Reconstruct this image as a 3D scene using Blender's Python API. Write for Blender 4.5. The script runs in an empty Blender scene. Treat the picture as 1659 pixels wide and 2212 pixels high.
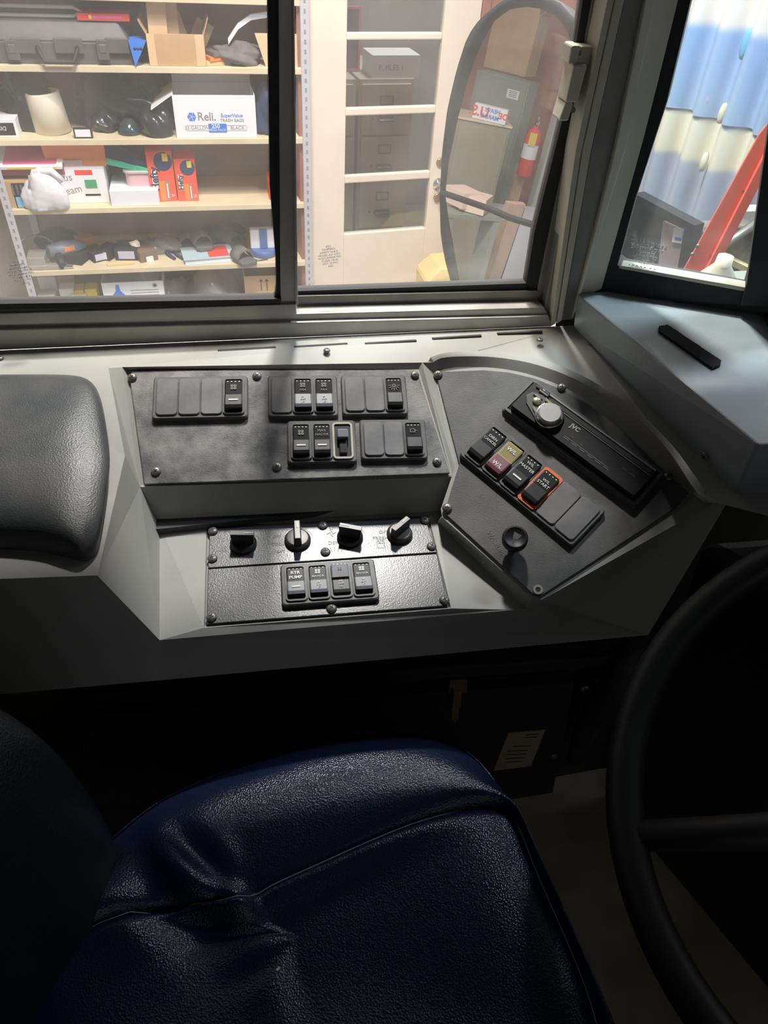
import bpy, bmesh, math, random
from mathutils import Vector, Matrix
random.seed(7)
PI=math.pi
S=bpy.context.scene; COL=S.collection
# ------------------------------------------------------------------ camera
F,CX,CY=1580.0,829.5,1106.0
EX=Vector((0.977,-0.208,0.052)); 
_d=Vector((-122,1744,1580)).normalized()
_x=Vector((8200,0,1580)); _x.y=-(_x.x*_d.x+_x.z*_d.z)/_d.y; _x.normalize()
_z=-_d; _y=_z.cross(_x); _y.normalize()
if _y.z<0: _y=-_y
RW=Matrix((_x,_y,_z))                     # image axes (right, down, forward) -> world
def ray(px,py): return RW@Vector(((px-CX)/F,(py-CY)/F,1.0))
def onZ(px,py,z): r=ray(px,py); return r*(z/r.z)
def onY(px,py,y): r=ray(px,py); return r*(y/r.y)
def dep(px,py,t): return ray(px,py)*t
cd=bpy.data.cameras.new('camera'); cam=bpy.data.objects.new('camera',cd); COL.objects.link(cam)
cd.sensor_fit='HORIZONTAL'; cd.sensor_width=36; cd.lens=F*36/1659; cd.clip_start=0.02; cd.clip_end=60
cm=RW@Matrix(((1,0,0),(0,-1,0),(0,0,-1)))
cam.matrix_world=cm.to_4x4(); S.camera=cam
S.view_settings.view_transform='Standard'; S.view_settings.look='None'; S.view_settings.gamma=1
S.view_settings.exposure=0.0
# ------------------------------------------------------------------ light
W=bpy.data.worlds.new('world'); S.world=W; W.use_nodes=True
W.node_tree.nodes['Background'].inputs[0].default_value=(0.98,0.97,1.0,1); W.node_tree.nodes['Background'].inputs[1].default_value=0.30
def area(name,loc,target,size,power,col):
    l=bpy.data.lights.new(name,'AREA'); l.shape='SQUARE'; l.size=size; l.energy=power; l.color=col
    o=bpy.data.objects.new(name,l); COL.objects.link(o); o.location=loc
    o.rotation_euler=(Vector(target)-Vector(loc)).to_track_quat('-Z','Y').to_euler(); return o
area('shop_light',(0.38,2.02,1.85),(0.15,0.7,-0.5),0.20,112,(1.0,0.97,0.92))
area('garage_lamp',(-0.1,1.65,1.9),(0.1,3.9,-1.1),0.6,100,(1.0,0.90,0.80))  # added fill without a known fixture, hung low to reach under the shelves
area('bay_door_light',(1.55,1.25,1.5),(0.55,0.65,-0.5),0.45,66,(0.80,0.92,1.0))
area('store_room_lamp',(1.5,4.9,0.9),(1.2,5.2,-1.5),0.5,45,(1.0,0.93,0.84))  # added unseen fill to lighten the filing cabinets behind the door glass
# ------------------------------------------------------------------ materials
MT={}
def mat(name,c,rough=0.6,metal=0.0,noise=None,bump=None,spec=0.5,alpha=None,c2=None,coat=0,trans=0):
    """noise=(scale,amount) varies colour towards c2; bump=(scale,strength,kind)"""
    if name in MT: return MT[name]
    m=bpy.data.materials.new(name); m.use_nodes=True; nt=m.node_tree; b=nt.nodes['Principled BSDF']
    b.inputs['Base Color'].default_value=(*c,1); b.inputs['Roughness'].default_value=rough; b.inputs['Metallic'].default_value=metal
    b.inputs['Specular IOR Level'].default_value=spec; b.inputs['Coat Weight'].default_value=coat; b.inputs['Transmission Weight'].default_value=trans
    if noise or bump: tc=nt.nodes.new('ShaderNodeTexCoord')
    if noise:
        n=nt.nodes.new('ShaderNodeTexNoise'); n.inputs['Scale'].default_value=noise[0]; n.inputs['Detail'].default_value=6; n.inputs['Roughness'].default_value=0.6
        nt.links.new(tc.outputs['Object'],n.inputs['Vector'])
        r=nt.nodes.new('ShaderNodeValToRGB'); r.color_ramp.elements[0].position=0.38; r.color_ramp.elements[1].position=0.66
        k=c2 if c2 else tuple(x*(1-noise[1]) for x in c)
        r.color_ramp.elements[0].color=(*k,1); r.color_ramp.elements[1].color=(*c,1)
        nt.links.new(n.outputs['Fac'],r.inputs[0]); nt.links.new(r.outputs[0],b.inputs['Base Color'])
    if bump:
        if bump[2]=='v':
            n=nt.nodes.new('ShaderNodeTexVoronoi'); o=n.outputs['Distance']
        else:
            n=nt.nodes.new('ShaderNodeTexNoise'); o=n.outputs['Fac']; n.inputs['Detail'].default_value=3
        n.inputs['Scale'].default_value=bump[0]; nt.links.new(tc.outputs['Object'],n.inputs['Vector'])
        bp=nt.nodes.new('ShaderNodeBump'); bp.inputs['Strength'].default_value=bump[1]; bp.inputs['Distance'].default_value=0.001
        nt.links.new(o,bp.inputs['Height']); nt.links.new(bp.outputs[0],b.inputs['Normal'])
    MT[name]=m; return m
def glassmat(name,dust,tint=(1,1,1),gloss=0.06):
    m=bpy.data.materials.new(name); m.use_nodes=True; nt=m.node_tree; nt.nodes.remove(nt.nodes['Principled BSDF'])
    out=nt.nodes['Material Output']; t=nt.nodes.new('ShaderNodeBsdfTransparent'); t.inputs[0].default_value=(*tint,1)
    g=nt.nodes.new('ShaderNodeBsdfGlossy'); g.inputs['Roughness'].default_value=0.03
    tl=nt.nodes.new('ShaderNodeBsdfTranslucent'); tl.inputs[0].default_value=(0.95,0.93,0.9,1)
    mx=nt.nodes.new('ShaderNodeMixShader'); mx.inputs[0].default_value=gloss
    nt.links.new(t.outputs[0],mx.inputs[1]); nt.links.new(g.outputs[0],mx.inputs[2])
    m2=nt.nodes.new('ShaderNodeMixShader'); n=nt.nodes.new('ShaderNodeTexNoise'); n.inputs['Scale'].default_value=9; n.inputs['Detail'].default_value=5
    tc=nt.nodes.new('ShaderNodeTexCoord'); nt.links.new(tc.outputs['Object'],n.inputs['Vector'])
    mp=nt.nodes.new('ShaderNodeMapRange'); mp.inputs[1].default_value=0.3; mp.inputs[2].default_value=0.75; mp.inputs[3].default_value=dust*0.6; mp.inputs[4].default_value=dust*1.5
    nt.links.new(n.outputs['Fac'],mp.inputs[0]); nt.links.new(mp.outputs[0],m2.inputs[0])
    nt.links.new(mx.outputs[0],m2.inputs[1]); nt.links.new(tl.outputs[0],m2.inputs[2]); nt.links.new(m2.outputs[0],out.inputs[0])
    MT[name]=m; return m
CONS=mat('console_paint',(.36,.36,.335),.55,noise=(7,.12),bump=(900,.12,'n'),c2=(.31,.31,.29))
PLATE=mat('dusty_black_plate',(.25,.24,.23),.55,noise=(26,.5),bump=(700,.3,'n'),c2=(.075,.075,.08))
PLATE3=mat('radio_plate_plastic',(.125,.122,.118),.6,noise=(16,.5),bump=(700,.3,'n'),c2=(.07,.07,.073))
GLOSSP=mat('black_enamel_plate',(.07,.072,.08),.30,noise=(12,.5),bump=(600,.16,'n'),c2=(.035,.036,.04))
BEZEL=mat('bezel_plastic',(.12,.12,.12),.5,noise=(40,.3))
BLANK=mat('blank_cover_plastic',(.19,.185,.185),.55,noise=(30,.4),c2=(.12,.12,.125))
BLK=mat('black_plastic',(.015,.015,.017),.42,spec=.35)
DBLK=mat('matt_black_plastic',(.02,.02,.022),.6)
SILV=mat('grey_key',(.15,.155,.18),.42)
WHT=mat('white_print',(.8,.8,.78),.6)
DIM=mat('grey_print',(.3,.29,.27),.6)
BEIGE=mat('beige_plastic',(.5,.48,.4),.5)
ORG=mat('orange_plastic',(.75,.16,.05),.5)
YEL=mat('dull_yellow_lens',(.33,.29,.12),.45)
MAR=mat('maroon_lens',(.19,.06,.09),.45)
SCR=mat('screw_steel',(.22,.215,.2),.42,.6)
CHR=mat('chrome',(.75,.75,.75),.15,1)
BRSH=mat('brushed_knob_face',(.5,.5,.49),.35,.35,bump=(80,.2,'n'))
OLV=mat('olive_chrome',(.35,.34,.26),.3,.5)
ALU=mat('dull_aluminium',(.52,.51,.47),.42,.35,noise=(14,.2))
ALUD=mat('dark_aluminium',(.28,.27,.25),.45,.3,noise=(14,.2))
ALUL=mat('pale_painted_post',(.78,.78,.68),.5,.1,noise=(9,.15))
CREAM=mat('cream_post',(.6,.57,.47),.5)
RUB=mat('black_rubber',(.02,.021,.023),.65)
PAD=mat('worn_dark_vinyl',(.105,.102,.1),.42,noise=(11,.5),bump=(600,.22,'v'),c2=(.05,.06,.065))
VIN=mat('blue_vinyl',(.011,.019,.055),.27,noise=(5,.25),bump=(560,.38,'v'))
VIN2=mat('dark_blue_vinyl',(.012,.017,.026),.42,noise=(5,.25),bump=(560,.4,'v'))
THR=mat('pale_thread',(.3,.32,.36),.7)
DARK=mat('dark_wall_panel',(.045,.05,.05),.6,noise=(6,.4))
FLOORM=mat('worn_floor_vinyl',(.60,.54,.38),.6,noise=(9,.35),bump=(200,.3,'n'))
HOOD=mat('blue_grey_powdercoat',(.38,.42,.44),.5,noise=(16,.12),bump=(1400,.35,'n'))
VELC=mat('velcro',(.008,.008,.011),.95,bump=(900,1.0,'n'))
WOODB=mat('brown_plywood',(.60,.32,.16),.6,noise=(3,.3))
SHELFM=mat('shelf_board',(.80,.68,.46),.6,noise=(4,.15))
GALV=mat('perforated_galvanised',(.62,.62,.66),.5,.2)
REDW=mat('red_brown_paint',(.42,.16,.12),.6,noise=(5,.2))
GREYW=mat('grey_wall',(.46,.42,.38),.8,noise=(3,.2))
DOORM=mat('cream_door_paint',(.93,.80,.66),.55,noise=(6,.06))
CARD=mat('cardboard',(.60,.38,.20),.8,noise=(10,.12))
CARDL=mat('pale_cardboard',(.78,.52,.30),.8,noise=(10,.1))
WPAP=mat('white_card',(.86,.86,.9),.6)
CASE=mat('grey_case_plastic',(.12,.115,.112),.5,noise=(20,.15))
BAGB=mat('black_bag',(.02,.02,.024),.22,bump=(25,1.0,'n'))
BAGW=mat('white_bag',(.8,.79,.82),.45,bump=(30,1.0,'n'))
BLUE=mat('blue_print',(.06,.22,.72),.5)
RED=mat('red_print',(.85,.06,.04),.5)
HEFT=mat('orange_red_card',(.88,.10,.045),.5)
ORC=mat('orange_card',(.85,.27,.06),.5)
YELL=mat('yellow_card',(.85,.65,.06),.5)
PINK=mat('pink_print',(.75,.12,.3),.5)
MAG=mat('dark_magenta',(.35,.03,.12),.5)
TEAL=mat('teal_rubber',(.05,.65,.42),.5)
NAVY=mat('navy_fabric',(.03,.05,.12),.8)
CLR=mat('cloudy_plastic',(.8,.72,.72),.3,trans=.3)
CREAMP=mat('cream_plastic',(.8,.74,.6),.45)
TAN=mat('file_cabinet_paint',(.56,.52,.40),.5)
GRN=mat('grey_green_steel',(.27,.30,.25),.45,noise=(4,.12))
OLVC=mat('olive_steel',(.33,.31,.235),.45,noise=(4,.12))
CONC=mat('concrete',(.42,.40,.37),.8,noise=(5,.25))
GREYF=mat('grey_fabric',(.2,.19,.18),.9,noise=(20,.3))
LAD=mat('red_orange_fibreglass',(1.0,.17,.11),.45)
STK=mat('sticker_paper',(.5,.42,.27),.6)
BRASS=mat('worn_brass',(.45,.3,.16),.35,.7)
SUNW=mat('bus_paint_cream',(.6,.6,.58),.4)
GLS=glassmat('side_glass',.04); GLS2=glassmat('quarter_glass',.035,(.93,.98,.98)); GLD=glassmat('door_glass',.03,(.8,.85,.85))
MIR=mat('mirror_silver',(.86,.86,.86),.008,1)
# ------------------------------------------------------------------ frames and builders
class Fr:
    def __init__(s,O,U,N):
        s.O=Vector(O); s.N=Vector(N).normalized(); U=Vector(U); s.U=(U-s.N*U.dot(s.N)).normalized(); s.V=s.N.cross(s.U)
        s.M=Matrix((s.U,s.V,s.N)).transposed().to_4x4(); s.M.translation=s.O
    def uv(s,px,py,n=0):
        r=ray(px,py); P0=s.O+s.N*n; q=r*(P0.dot(s.N)/r.dot(s.N))-s.O; return Vector((q.dot(s.U),q.dot(s.V)))
    def w(s,u,v,n=0): return s.O+s.U*u+s.V*v+s.N*n
    def at(s,px,py,n=0,rot=0):
        q=s.uv(px,py,n); return s.M@Matrix.Translation((q.x,q.y,n))@Matrix.Rotation(rot,4,'Z')
def f3(a,b,c):   # frame whose U runs a->b, normal towards the camera
    n=(b-a).cross(c-a)
    if n.dot(a)>0: n=-n
    return Fr(a,b-a,n)
class MB:
    def __init__(s): s.bm=bmesh.new(); s.m=0
    def face(s,vs):
        try: f=s.bm.faces.new(vs); f.material_index=s.m; return f
        except ValueError: return None
    def v(s,p): return s.bm.verts.new(p)
    def poly(s,pts): return s.face([s.v(p) for p in pts])
    def hull(s,a,b,cap=True):   # two equal loops joined
        A=[s.v(p) for p in a]; B=[s.v(p) for p in b]; n=len(A)
        for i in range(n): s.face([A[i],A[(i+1)%n],B[(i+1)%n],B[i]])
        if cap: s.face(A[::-1]); s.face(B)
    def loft(s,loops,cap=(True,True),smooth=False):
        L=[[s.v(p) for p in l] for l in loops]; n=len(L[0])
        for k in range(len(L)-1):
            for i in range(n):
                f=s.face([L[k][i],L[k][(i+1)%n],L[k+1][(i+1)%n],L[k+1][i]])
                if f and smooth: f.smooth=True
        if cap[0]: s.face(L[0][::-1])
        if cap[1]: s.face(L[-1])
    def box(s,c,d,rot=0,rx=0,ry=0):
        M=Matrix.Translation(c)@Matrix.Rotation(rot,4,'Z')@Matrix.Rotation(rx,4,'X')@Matrix.Rotation(ry,4,'Y'); x,y,z=[q/2 for q in d]
        s.hull([M@Vector(p) for p in((-x,-y,-z),(x,-y,-z),(x,y,-z),(-x,y,-z))],[M@Vector(p) for p in((-x,-y,z),(x,-y,z),(x,y,z),(-x,y,z))])
    def prism(s,pts,z0,z1,inset=0):
        c=Vector((sum(p[0] for p in pts)/len(pts),sum(p[1] for p in pts)/len(pts)))
        def ins(k): return [(p[0]+(c.x-p[0])*k[0],p[1]+(c.y-p[1])*k[1]) for p in pts]
        loops=[[(p[0],p[1],z0) for p in pts]]
        if inset:
            w=max(abs(p[0]-c.x) for p in pts); h=max(abs(p[1]-c.y) for p in pts)
            loops.append([(p[0],p[1],z1-inset) for p in pts]); q=ins((inset/w,inset/h)); loops.append([(p[0],p[1],z1) for p in q])
        else: loops.append([(p[0],p[1],z1) for p in pts])
        s.loft(loops)
    def rr(s,cx,cy,w,h,r,z0,z1,inset=0,rot=0): s.prism(rrp(cx,cy,w,h,r,rot),z0,z1,inset)
    def ring(s,cx,cy,w,h,r,t,z0,z1):
        a=rrp(cx,cy,w,h,r); b=rrp(cx,cy,w-2*t,h-2*t,max(r-t,.0005))
        L=[[(p[0],p[1],z) for p in q] for q,z in((a,z0),(a,z1),(b,z1),(b,z0))]
        s.loft(L,(False,False))
    def cyl(s,c,r,h,r2=None,n=20,ax='Z'):
        r2=r if r2 is None else r2; R={'Z':Matrix.Identity(3),'X':Matrix.Rotation(PI/2,3,'Y'),'Y':Matrix.Rotation(-PI/2,3,'X')}[ax]
        c=Vector(c); s.loft([[c+R@Vector((q*math.cos(2*PI*i/n),q*math.sin(2*PI*i/n),z)) for i in range(n)] for q,z in((r,0),(r2,h))])
    def lathe(s,c,prof,n=24,smooth=True):
        c=Vector(c); s.loft([[c+Vector((r*math.cos(2*PI*i/n),r*math.sin(2*PI*i/n),z)) for i in range(n)] for r,z in prof],smooth=smooth)
    def tube(s,pts,r,n=8,closed=False,cap=True):
        pts=[Vector(p) for p in pts]; L=[]; up=None
        for i,p in enumerate(pts):
            a=pts[i-1] if (i>0 or closed) else p; b=pts[(i+1)%len(pts)] if (i<len(pts)-1 or closed) else p
            t=(b-a).normalized()
            if up is None: up=t.orthogonal().normalized()
            up=(up-t*up.dot(t)).normalized(); q=t.cross(up)
            rr_=r[i] if isinstance(r,(list,tuple)) else r
            L.append([p+(up*math.cos(2*PI*k/n)+q*math.sin(2*PI*k/n))*rr_ for k in range(n)])
        if closed: L.append(L[0]); s.loft(L,(False,False),True)
        else: s.loft(L,(cap,cap),True)
    def text(s,t,x,y,size,z,rot=0,bold=.0,M=None,depth=.0002):
        c=bpy.data.curves.new('t','FONT'); c.body=t; c.size=size; c.align_x='CENTER'; c.align_y='CENTER'; c.offset=bold*size; c.extrude=depth; c.resolution_u=3
        o=bpy.data.objects.new('t',c); COL.objects.link(o); me=bpy.data.meshes.new_from_object(o.evaluated_get(bpy.context.evaluated_depsgraph_get()))
        T=(M or Matrix.Identity(4))@Matrix.Translation((x,y,z))@Matrix.Rotation(rot,4,'Z'); me.transform(T)
        k=len(s.bm.faces); s.bm.from_mesh(me); s.bm.faces.ensure_lookup_table()
        for f in s.bm.faces[k:]: f.material_index=s.m
        bpy.data.objects.remove(o); bpy.data.curves.remove(c); bpy.data.meshes.remove(me)
    def slab(s,fr,pix,n0,n1):
        q=[fr.uv(x,y,n0) for x,y in pix]; s.hull([fr.w(a.x,a.y,n1) for a in q],[fr.w(a.x,a.y,n0) for a in q])
    def build(s,name,mats,parent=None,M=None,bevel=0,sub=0,smooth=False,seg=2,weld=False,tf=None):
        bm=s.bm
        if weld: bmesh.ops.remove_doubles(bm,verts=bm.verts,dist=1e-5)
        if tf is not None: bm.transform(tf)
        bmesh.ops.recalc_face_normals(bm,faces=bm.faces)
        if smooth:
            for f in bm.faces: f.smooth=True
        me=bpy.data.meshes.new(name); bm.to_mesh(me); bm.free()
        for m in (mats if isinstance(mats,(list,tuple)) else [mats]): me.materials.append(m)
        o=bpy.data.objects.new(name,me); COL.objects.link(o)
        if parent: o.parent=parent
        if M is not None: o.matrix_basis=M
        if bevel:
            b=o.modifiers.new('bevel','BEVEL'); b.width=bevel; b.segments=seg; b.limit_method='ANGLE'; b.angle_limit=math.radians(28); b.harden_normals=False
        if sub:
            b=o.modifiers.new('sub','SUBSURF'); b.levels=sub; b.render_levels=sub
        return o
def rrp(cx,cy,w,h,r,rot=0,n=5):
    P=[]
    for sx,sy,a0 in((1,1,0),(-1,1,90),(-1,-1,180),(1,-1,270)):
        for k in range(n+1):
            a=math.radians(a0+90*k/n); P.append((sx*(w/2-r)+r*math.cos(a),sy*(h/2-r)+r*math.sin(a)))
    c,s_=math.cos(rot),math.sin(rot); return [(cx+x*c-y*s_,cy+x*s_+y*c) for x,y in P]
def tag(o,label=None,cat=None,group=None,kind=None):
    if label: o['label']=label
    if cat: o['category']=cat
    if group: o['group']=group
    if kind: o['kind']=kind
    return o
def thing(name,label,cat,M=None,group=None,kind=None):
    o=bpy.data.objects.new(name,None); COL.objects.link(o); o.empty_display_size=.05
    if M is not None: o.matrix_basis=M
    return tag(o,label,cat,group,kind)
def copy_tree(o,parent=None):
    c=o.copy(); COL.objects.link(c); c.parent=parent
    for ch in list(o.children): copy_tree(ch,c)
    return c
def T(x=0,y=0,z=0): return Matrix.Translation((x,y,z))
def RZ(a): return Matrix.Rotation(a,4,'Z')
# ------------------------------------------------------------------ bus shell
FLZ=-1.32
A=onZ(0,755,-.455); B=onZ(1190,705,-.455); WU=(B-A); WU.z=0
WN=Vector((0,0,1)).cross(WU); 
if WN.dot(A)>0: WN=-WN
WF=Fr(A,WU,WN)                            # window plane: U right along the side wall, V up, N towards the cab
assert WF.V.z>0
def wbox(mb,u0,u1,v0,v1,n0,n1):
    mb.hull([WF.w(u,v,n0) for u,v in((u0,v0),(u1,v0),(u1,v1),(u0,v1))],[WF.w(u,v,n1) for u,v in((u0,v0),(u1,v0),(u1,v1),(u0,v1))])
m=MB(); wbox(m,-2.6,.80,-.9,-.045,-.16,-.045); m.build('wall_left',SUNW); tag(bpy.data.objects['wall_left'],kind='structure')
m=MB(); wbox(m,-2.6,.80,.665,1.1,-.16,0.02); wbox(m,-2.6,-.62,-.004,.665,-.16,0.02); tag(m.build('wall_header',DARK),kind='structure')
m=MB(); m.poly([(-1.6,-1.2,FLZ),(1.6,-1.2,FLZ),(1.6,.9,FLZ),(-1.6,.9,FLZ)]); m.bm.faces.ensure_lookup_table()
m=MB(); m.box((0,-.3,FLZ-.03),(3.2,2.4,.06)); tag(m.build('floor',FLOORM),kind='structure')
m=MB(); m.box((0,-.3,.62),(3.2,2.5,.04)); tag(m.build('ceiling',DARK),kind='structure')
m=MB(); m.box((0,-1.5,-.95),(3.2,.04,.8)); m.box((-1.2,-1.5,0),(.8,.04,1.3)); m.box((0,-1.5,.5),(3.2,.04,.3)); tag(m.build('wall_right',DARK),kind='structure')
m=MB(); m.box((-1.6,-.35,-.35),(.04,2.4,2.0)); tag(m.build('wall_back',DARK),kind='structure')
m=MB(); m.box((1.35,-.55,-.72),(.04,2.0,1.26)); m.box((1.35,-.55,.5),(.04,2.0,.3)); m.box((1.35,.40,0),(.04,.1,1.2)); tag(m.build('wall_front',DARK),kind='structure')
# ------------------------------------------------------------------ sliding side window
def px(mb,fr,pts,n0,n1,mi=0): mb.m=mi; mb.slab(fr,pts,n0,n1)
win=thing('window_1',None,None,kind='structure')
m=MB()                                    # outer frame: sill and jambs
px(m,WF,[(-420,775),(1192,706),(1186,683),(-420,722)],0,-.05)
px(m,WF,[(-420,720),(1186,682),(1176,664),(-420,705)],-.006,-.05)
m.build('window_frame',ALU,win,bevel=.0015)
m=MB()                                    # left sash
px(m,WF,[(-420,716),(640,682),(640,657),(-420,690)],-.002,-.026)
px(m,WF,[(-420,688),(612,656),(612,650),(-420,668)],-.006,-.026)
px(m,WF,[(606,660),(641,660),(631,-160),(600,-160)],-.006,-.026)
px(m,WF,[(638,660),(644,660),(634,-160),(629,-160)],-.003,-.026)
m.build('sash_frame',ALU,win,bevel=.0012)
m=MB()
px(m,WF,[(-420,690),(606,656),(600,-160),(576,-160),(583,400),(596,560),(597,620),(594,640),(585,648),(-420,668)],-.008,-.02)
px(m,WF,[(-420,679),(606,656),(606,646),(-420,664)],-.003,-.02); m.build('glazing_gasket',RUB,win)
m=MB(); px(m,WF,[(-420,672),(598,650),(585,-160),(-420,-160)],-.013,-.017); m.build('glass_pane',GLS,win)
m=MB()                                    # right sash, one track further out
px(m,WF,[(640,684),(1176,664),(1166,640),(640,654)],-.03,-.05)
m.build('sash_rail',ALU,win,bevel=.001)
m=MB(); px(m,WF,[(640,655),(1168,640),(1160,628),(640,640)],-.026,-.05); m.build('dark_track',ALUD,win)
m=MB(); px(m,WF,[(640,641),(1150,628),(1138,612),(640,629)],-.03,-.045)
px(m,WF,[(1134,630),(1160,634),(1225,330),(1312,-160),(1282,-160),(1250,60),(1214,262),(1180,400),(1155,500)],-.03,-.045); m.build('glazing_gasket',RUB,win)
m=MB(); px(m,WF,[(640,632),(1142,618),(1210,270),(1290,-160),(640,-160)],-.037,-.041); m.build('glass_pane',GLS,win)
m=MB()
px(m,WF,[(1158,640),(1178,664),(1245,330),(1340,-160),(1306,-160),(1222,330)],-.028,-.05)
px(m,WF,[(1176,664),(1192,706),(1262,330),(1358,-160),(1338,-160),(1244,330)],-.012,-.05)
m.build('stile',ALUD,win,bevel=.001)
m=MB()
px(m,WF,[(1236,98),(1256,98),(1246,140),(1228,140)],-.006,-.03); px(m,WF,[(1240,140),(1270,140),(1248,222),(1222,222)],-.002,-.03); px(m,WF,[(1222,222),(1240,222),(1228,262),(1208,262)],-.004,-.03)
px(m,WF,[(1240,100),(1285,100),(1276,140),(1234,140)],-.010,-.03)
lt=m.build('window_latch',CREAM,win,bevel=.002)
m=MB()
for x,y in((1262,118),(1244,242)): q=WF.uv(x,y,-.002); m.cyl(WF.w(q.x,q.y,-.010),.003,.008,ax='Y')
m.build('latch_screw',ALUD,lt)
m=MB()                                    # cream strip, split by a joint
px(m,WF,[(1190,706),(1200,700),(1256,330),(1362,-160),(1346,-160),(1243,330)],.002,-.03)
px(m,WF,[(1203,700),(1214,692),(1276,330),(1384,-160),(1364,-160),(1258,330)],.003,-.03)
m.build('trim_1',CREAM,bevel=.001); tag(bpy.data.objects['trim_1'],kind='structure')
m=MB()
px(m,WF,[(1214,692),(1238,690),(1328,330),(1432,-160),(1384,-160),(1276,330)],-.004,-.04); 
tag(m.build('trim_2',ALUD,bevel=.001),kind='structure')
m=MB(); px(m,WF,[(1238,690),(1252,650),(1350,330),(1448,-160),(1428,-160),(1328,330)],.002,-.04)
px(m,WF,[(1250,650),(1300,624),(1392,300),(1505,-160),(1446,-160),(1350,300)],-.004,-.05)
tag(m.build('trim_3',ALUL,bevel=.002),kind='structure')
# quarter window plane
q0=dep(1338,575,.93); QF=Fr(q0,Vector((.834,-.552,0)),Vector((0,0,1)).cross(Vector((.834,-.552,0)))*-1)
if QF.N.dot(q0)>0: QF=Fr(q0,Vector((.834,-.552,0)),-QF.N)
qw=thing('window_2',None,None,kind='structure')
m=MB(); px(m,QF,[(1270,640),(1300,560),(1398,200),(1480,-160),(1530,-160),(1440,220),(1372,430),(1334,572),(1345,582),(1662,640),(1662,662),(1298,640)],.008,-.03); m.build('glazing_gasket',RUB,qw)
m=MB(); px(m,QF,[(1200,640),(1700,655),(1700,800),(1200,780)],.0,-.03); tag(m.build('wall_front_corner',DARK),kind='structure')
m=MB(); px(m,QF,[(1336,580),(1342,574),(1640,626),(1640,636)],.010,-.01); m.build('sealant_bead',CREAM,qw,bevel=.001)
m=MB(); px(m,QF,[(1326,584),(1640,640),(1640,560),(1900,-160),(1530,-160),(1440,220),(1372,430)],0,-.005); g=m.build('glass_pane',GLS2,qw)
m=MB(); px(m,QF,[(1600,660),(1614,610),(1660,280),(1700,-160),(1900,-160),(1800,660)],.02,-.03); tag(m.build('trim_4',RUB),kind='structure')
m=MB()                                    # etched maker's text on the quarter glass
M=QF.at(1392,560,.003,0)
for t,y,s_ in(('GUARDIAN',.018,.0085),('SAFETY FLOAT',.0125,.006),('TEMPERED',.0075,.0045),('LAMINATED',.003,.0055),('AS-1 DOT 22',-.002,.0045),('M2 AS1',-.0055,.004)): m.text(t,0,y,s_,.0005)
m.text('15830 20',0,-.0125,.0095,.0005); m.lathe((-.020,.0225,.0005),[(.0001,0),(.003,0),(.003,.0002),(.0001,.0002)],12)
m.build('etched_marking',mat('pale_etching',(.9,.9,.88),.6),qw,M=M)
# etched mark on both side panes
for (x,y,n) in((45,590,-.0125),(712,555,-.0365)):
    m=MB()
    for k,t in enumerate(('AS-2','TEMPERED','SAFETY GLASS','MODEL A31 DOT','M-52 LAMINATED','CLEAR 1/8 IN','DOT 22 M31','AS2')): m.text(t,0,.013-.0035*k,.0035,.0)
    m.build('etched_marking',DIM,win,M=WF.at(x,y,n,.12))
# ------------------------------------------------------------------ driver console
con=thing('driver_console','grey moulded driver console with recessed switch panels below the side window','console')
P={}
def pt(n,x,y,z): P[n]=onZ(x,y,z)
SZ=-.455
pt('a0',-420,775,SZ); pt('a1',1240,703,SZ); pt('ar',1700,690,SZ)
pt('b0',-420,818,SZ); pt('b1',0,808,SZ); pt('b2',234,795,SZ)
pt('Pa',264,793,-.4535); pt('Pb',912,783,-.4535); pt('R1',303,1052,-.522); pt('R2',978,1030,-.522)
pt('L1',345,1134,-.567); pt('L2',960,1104,-.567); pt('L3',345,1383,-.588); pt('L4',1158,1314,-.590)
pt('Kb',270,985,-.486); pt('Kc',210,1243,-.502); pt('K0',-420,1266,-.502)
RA=onZ(940,800,-.463); RB=onZ(1160,1288,-.572); RC=onZ(1490,1065,-.505)
RF0=f3(RA,RC,RB)                           # radio panel plane
# recess floors
P1=f3(onZ(280,803,-.460),onZ(900,800,-.460),onZ(640,1040,-.521))
P2=f3(onZ(452,1141,-.569),onZ(920,1119,-.569),onZ(710,1330,-.584))
m=MB(); bm=m.bm; V={k:m.v(v) for k,v in P.items()}
def fc(*n): m.face([V[k] if isinstance(k,str) else k for k in n])
def add(n,p): V[n]=m.v(p); P[n]=Vector(p)
def onP(fr,x,y,n=0): q=fr.uv(x,y,n); return fr.w(q.x,q.y,n)
# inner recess around panel 1
for n,x,y in(('i1',277,799),('i2',904,797),('i3',974,1027),('i4',308,1047)): add(n,onP(P1,x,y,-.002))
fc('Pa','i1','i2','Pb'); fc('Pb','i2','i3','R2'); fc('R2','i3','i4','R1'); fc('R1','i4','i1','Pa'); fc('i1','i4','i3','i2')
# radio pod rim
outer=[(925,780),(955,771),(1000,766),(1050,765),(1100,768),(1160,779),(1220,800),(1280,832),(1340,872),(1400,925),(1450,982),(1488,1040),(1520,1085)]
zo=[-.455,-.452,-.450,-.449,-.449,-.449,-.450,-.451,-.453,-.456,-.461,-.468,-.480]
inner=[(939,806),(950,797),(990,793),(1045,793),(1100,799),(1155,812),(1215,835),(1270,865),(1325,905),(1380,955),(1430,1005),(1468,1040),(1496,1066)]
def crs(L,n=3):
    out=[]; N=len(L)
    for i in range(N-1):
        p=[L[max(i-1,0)],L[i],L[i+1],L[min(i+2,N-1)]]
        for j in range(n):
            f=j/n; q=[.5*((2*b)+(-a+c)*f+(2*a-5*b+4*c-d)*f*f+(-a+3*b-3*c+d)*f**3) for a,b,c,d in zip(*p)]; out.append(tuple(q))
    out.append(tuple(L[-1])); return out
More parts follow.
